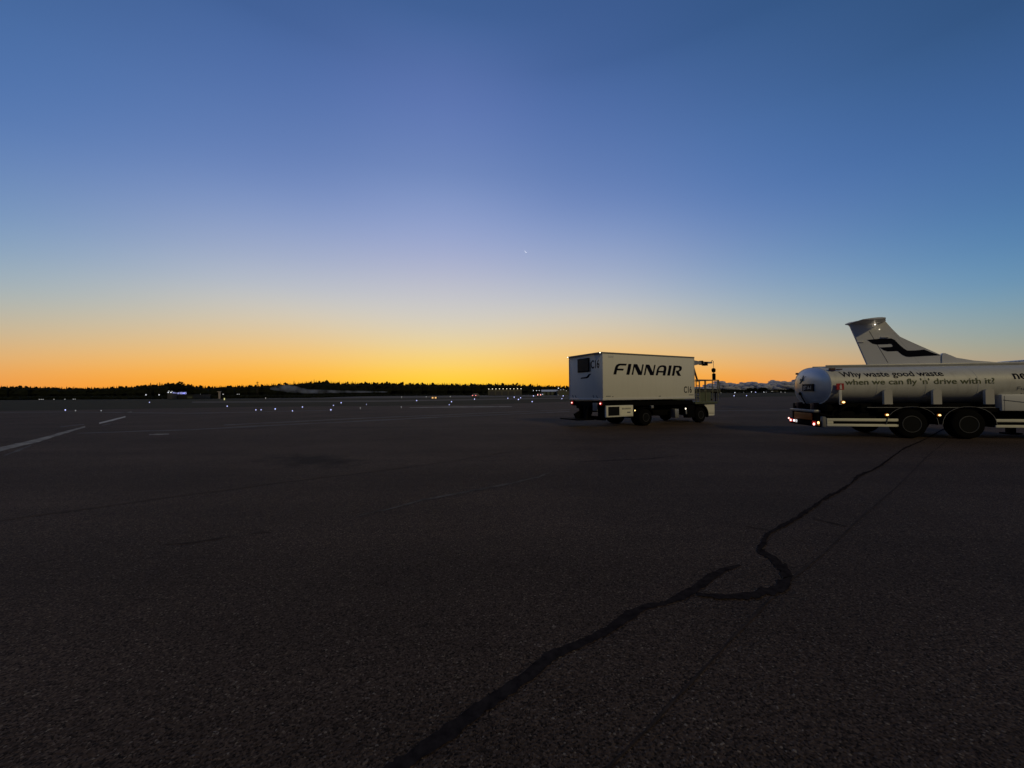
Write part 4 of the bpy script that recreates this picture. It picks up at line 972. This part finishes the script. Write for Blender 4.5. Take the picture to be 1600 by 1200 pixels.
for i, (x, y) in enumerate(BL_):
    g = ground(x, y + 600 * .35 * (y - hor(x)) / (600 * H) * 1.0)
    big = .07 + .0011 * g.y
    if proto is None: proto = edge_light_proto('blue', 'taxiway_light', LBL, 'blue taxiway edge lights', .15); o = proto; o.location = g
    else: o = copy_thing(proto, g)
    s_ = max(.3, min(.9, g.y / 155)) * random.uniform(.85, 1.25); o.scale = (s_, s_, s_)
LB2 = 'dim white runway light on the dark far field'
p2 = None
for x, y in ((415, 623.5), (627.5, 621.8), (666, 621.2), (703.5, 620.6), (563, 639), (627, 637.5), (872, 617.5), (118, 643), (158, 643)):
    g = ground(x, y + .6)
    if p2 is None: p2 = edge_light_proto('dimlamp', 'runway_light', LB2, 'dim runway lights', .09); o = p2; o.location = g
    else: o = copy_thing(p2, g)
    s_ = max(.4, min(1.3, g.y / 100)); o.scale = (s_, s_, s_)
# lamps on low posts towards the wood and on the horizon
def post_lamp(x, y, Y, label, mt, r, group=None):
    p = gp(x, Y); z = max(.5, zat(x, y, Y)); t_ = thing('lamp_post', label, 'lamp', (p.x, Y, 0), 0, group)
    k = MB(); k.tube([(0, 0, 0), (0, 0, z)], .05 + r * .1, 6); k.build('post', M['black'], t_)
    k = MB(); k.ball((0, -.05 - r * .3, z), r * .75, 2, (1, .7, .8)); k.build('lamp_head', M[mt], t_, 180)
post_lamp(228.5, 617, 160, 'white lamp on a low post before the left wood, further from the blue sign', 'cool', .25)
post_lamp(249, 617, 160, 'white lamp on a low post before the left wood, nearer to the blue sign', 'cool', .25)
post_lamp(313, 616, 165, 'faint lamp on a post between the blue sign and the pale pylon', 'dimlamp', .14)
post_lamp(349, 616, 160, 'white lamp on a post right beside the pale pylon', 'dimlamp', .28)
post_lamp(371, 616, 170, 'left one of a pair of close white lamps right of the pale pylon', 'dimlamp', .22)
post_lamp(374, 616, 170, 'right one of a pair of close white lamps right of the pale pylon', 'dimlamp', .22)
for x in (62, 65, 68, 85, 102, 115, 118):
    post_lamp(x, 625.4, 130, 'dim white lamp in the row low along the left edge of the field', 'dimlamp', .16, 'low lamps on the left field')
post_lamp(872.5, 606.5, 252, 'bright white lamp on a mast above the pale-roofed shed', 'cool', .42)
for x, y in ((833.5, 610.2), (838.5, 610.3), (842.5, 610.3)):
    post_lamp(x, y, 245, 'white lamp in the row of three left of the pale-roofed shed', 'cool', .26, 'three lamps left of the shed')
for x, y, mt, r in ((1126.5, 613.7, 'dimlamp', .32), (1148, 614.4, 'cool', .6), (1162, 613, 'dimlamp', .25), (1174, 612.4, 'cool', .5), (1180.5, 612.7, 'blue', .5), (1193.5, 612.7, 'cool', .45), (1197, 612.8, 'dimlamp', .4), (1220, 612.6, 'dimlamp', .5), (1226.5, 613.3, 'dimlamp', .4)):
    post_lamp(x, y, 430, 'tiny lamp on the horizon between the catering truck and the tanker', mt, r, 'lamps on the right horizon')
# amber guard lights and the small yellow sign
Y = 108; p = gp(678.3, Y)
gl_ = thing('guard_light', 'pair of square amber runway guard lights side by side on the field', 'light', (p.x, Y, 0), 0)
b = MB(); b.tube([(0, 0, 0), (0, 0, .35)], .05, 6); b.box(-.85, .85, 0, .2, .25, .75, .03); b.build('housing', M['black'], gl_, 30)
for s_ in (-1, 1):
    b = MB(); b.box(s_ * .42 - .24, s_ * .42 + .24, -.03, -.005, .28, .70, .01); b.build('lens', lamp('guard_amber', (.9, .52, .2), .8) if s_ < 0 else bpy.data.materials['guard_amber'], gl_)
Y = 110; p = gp(350.5, Y)
ys = thing('marker_sign', 'narrow upright yellow lit marker sign near the pale pylon', 'sign', (p.x, Y, 0), 0)
b = MB(); b.box(-.06, .06, 0, .06, 0, .15); b.build('foot', M['black'], ys)
b = MB(); b.box(-.14, .14, 0, .08, .15, .75, .02); b.build('panel', M['yellow'], ys, 30)
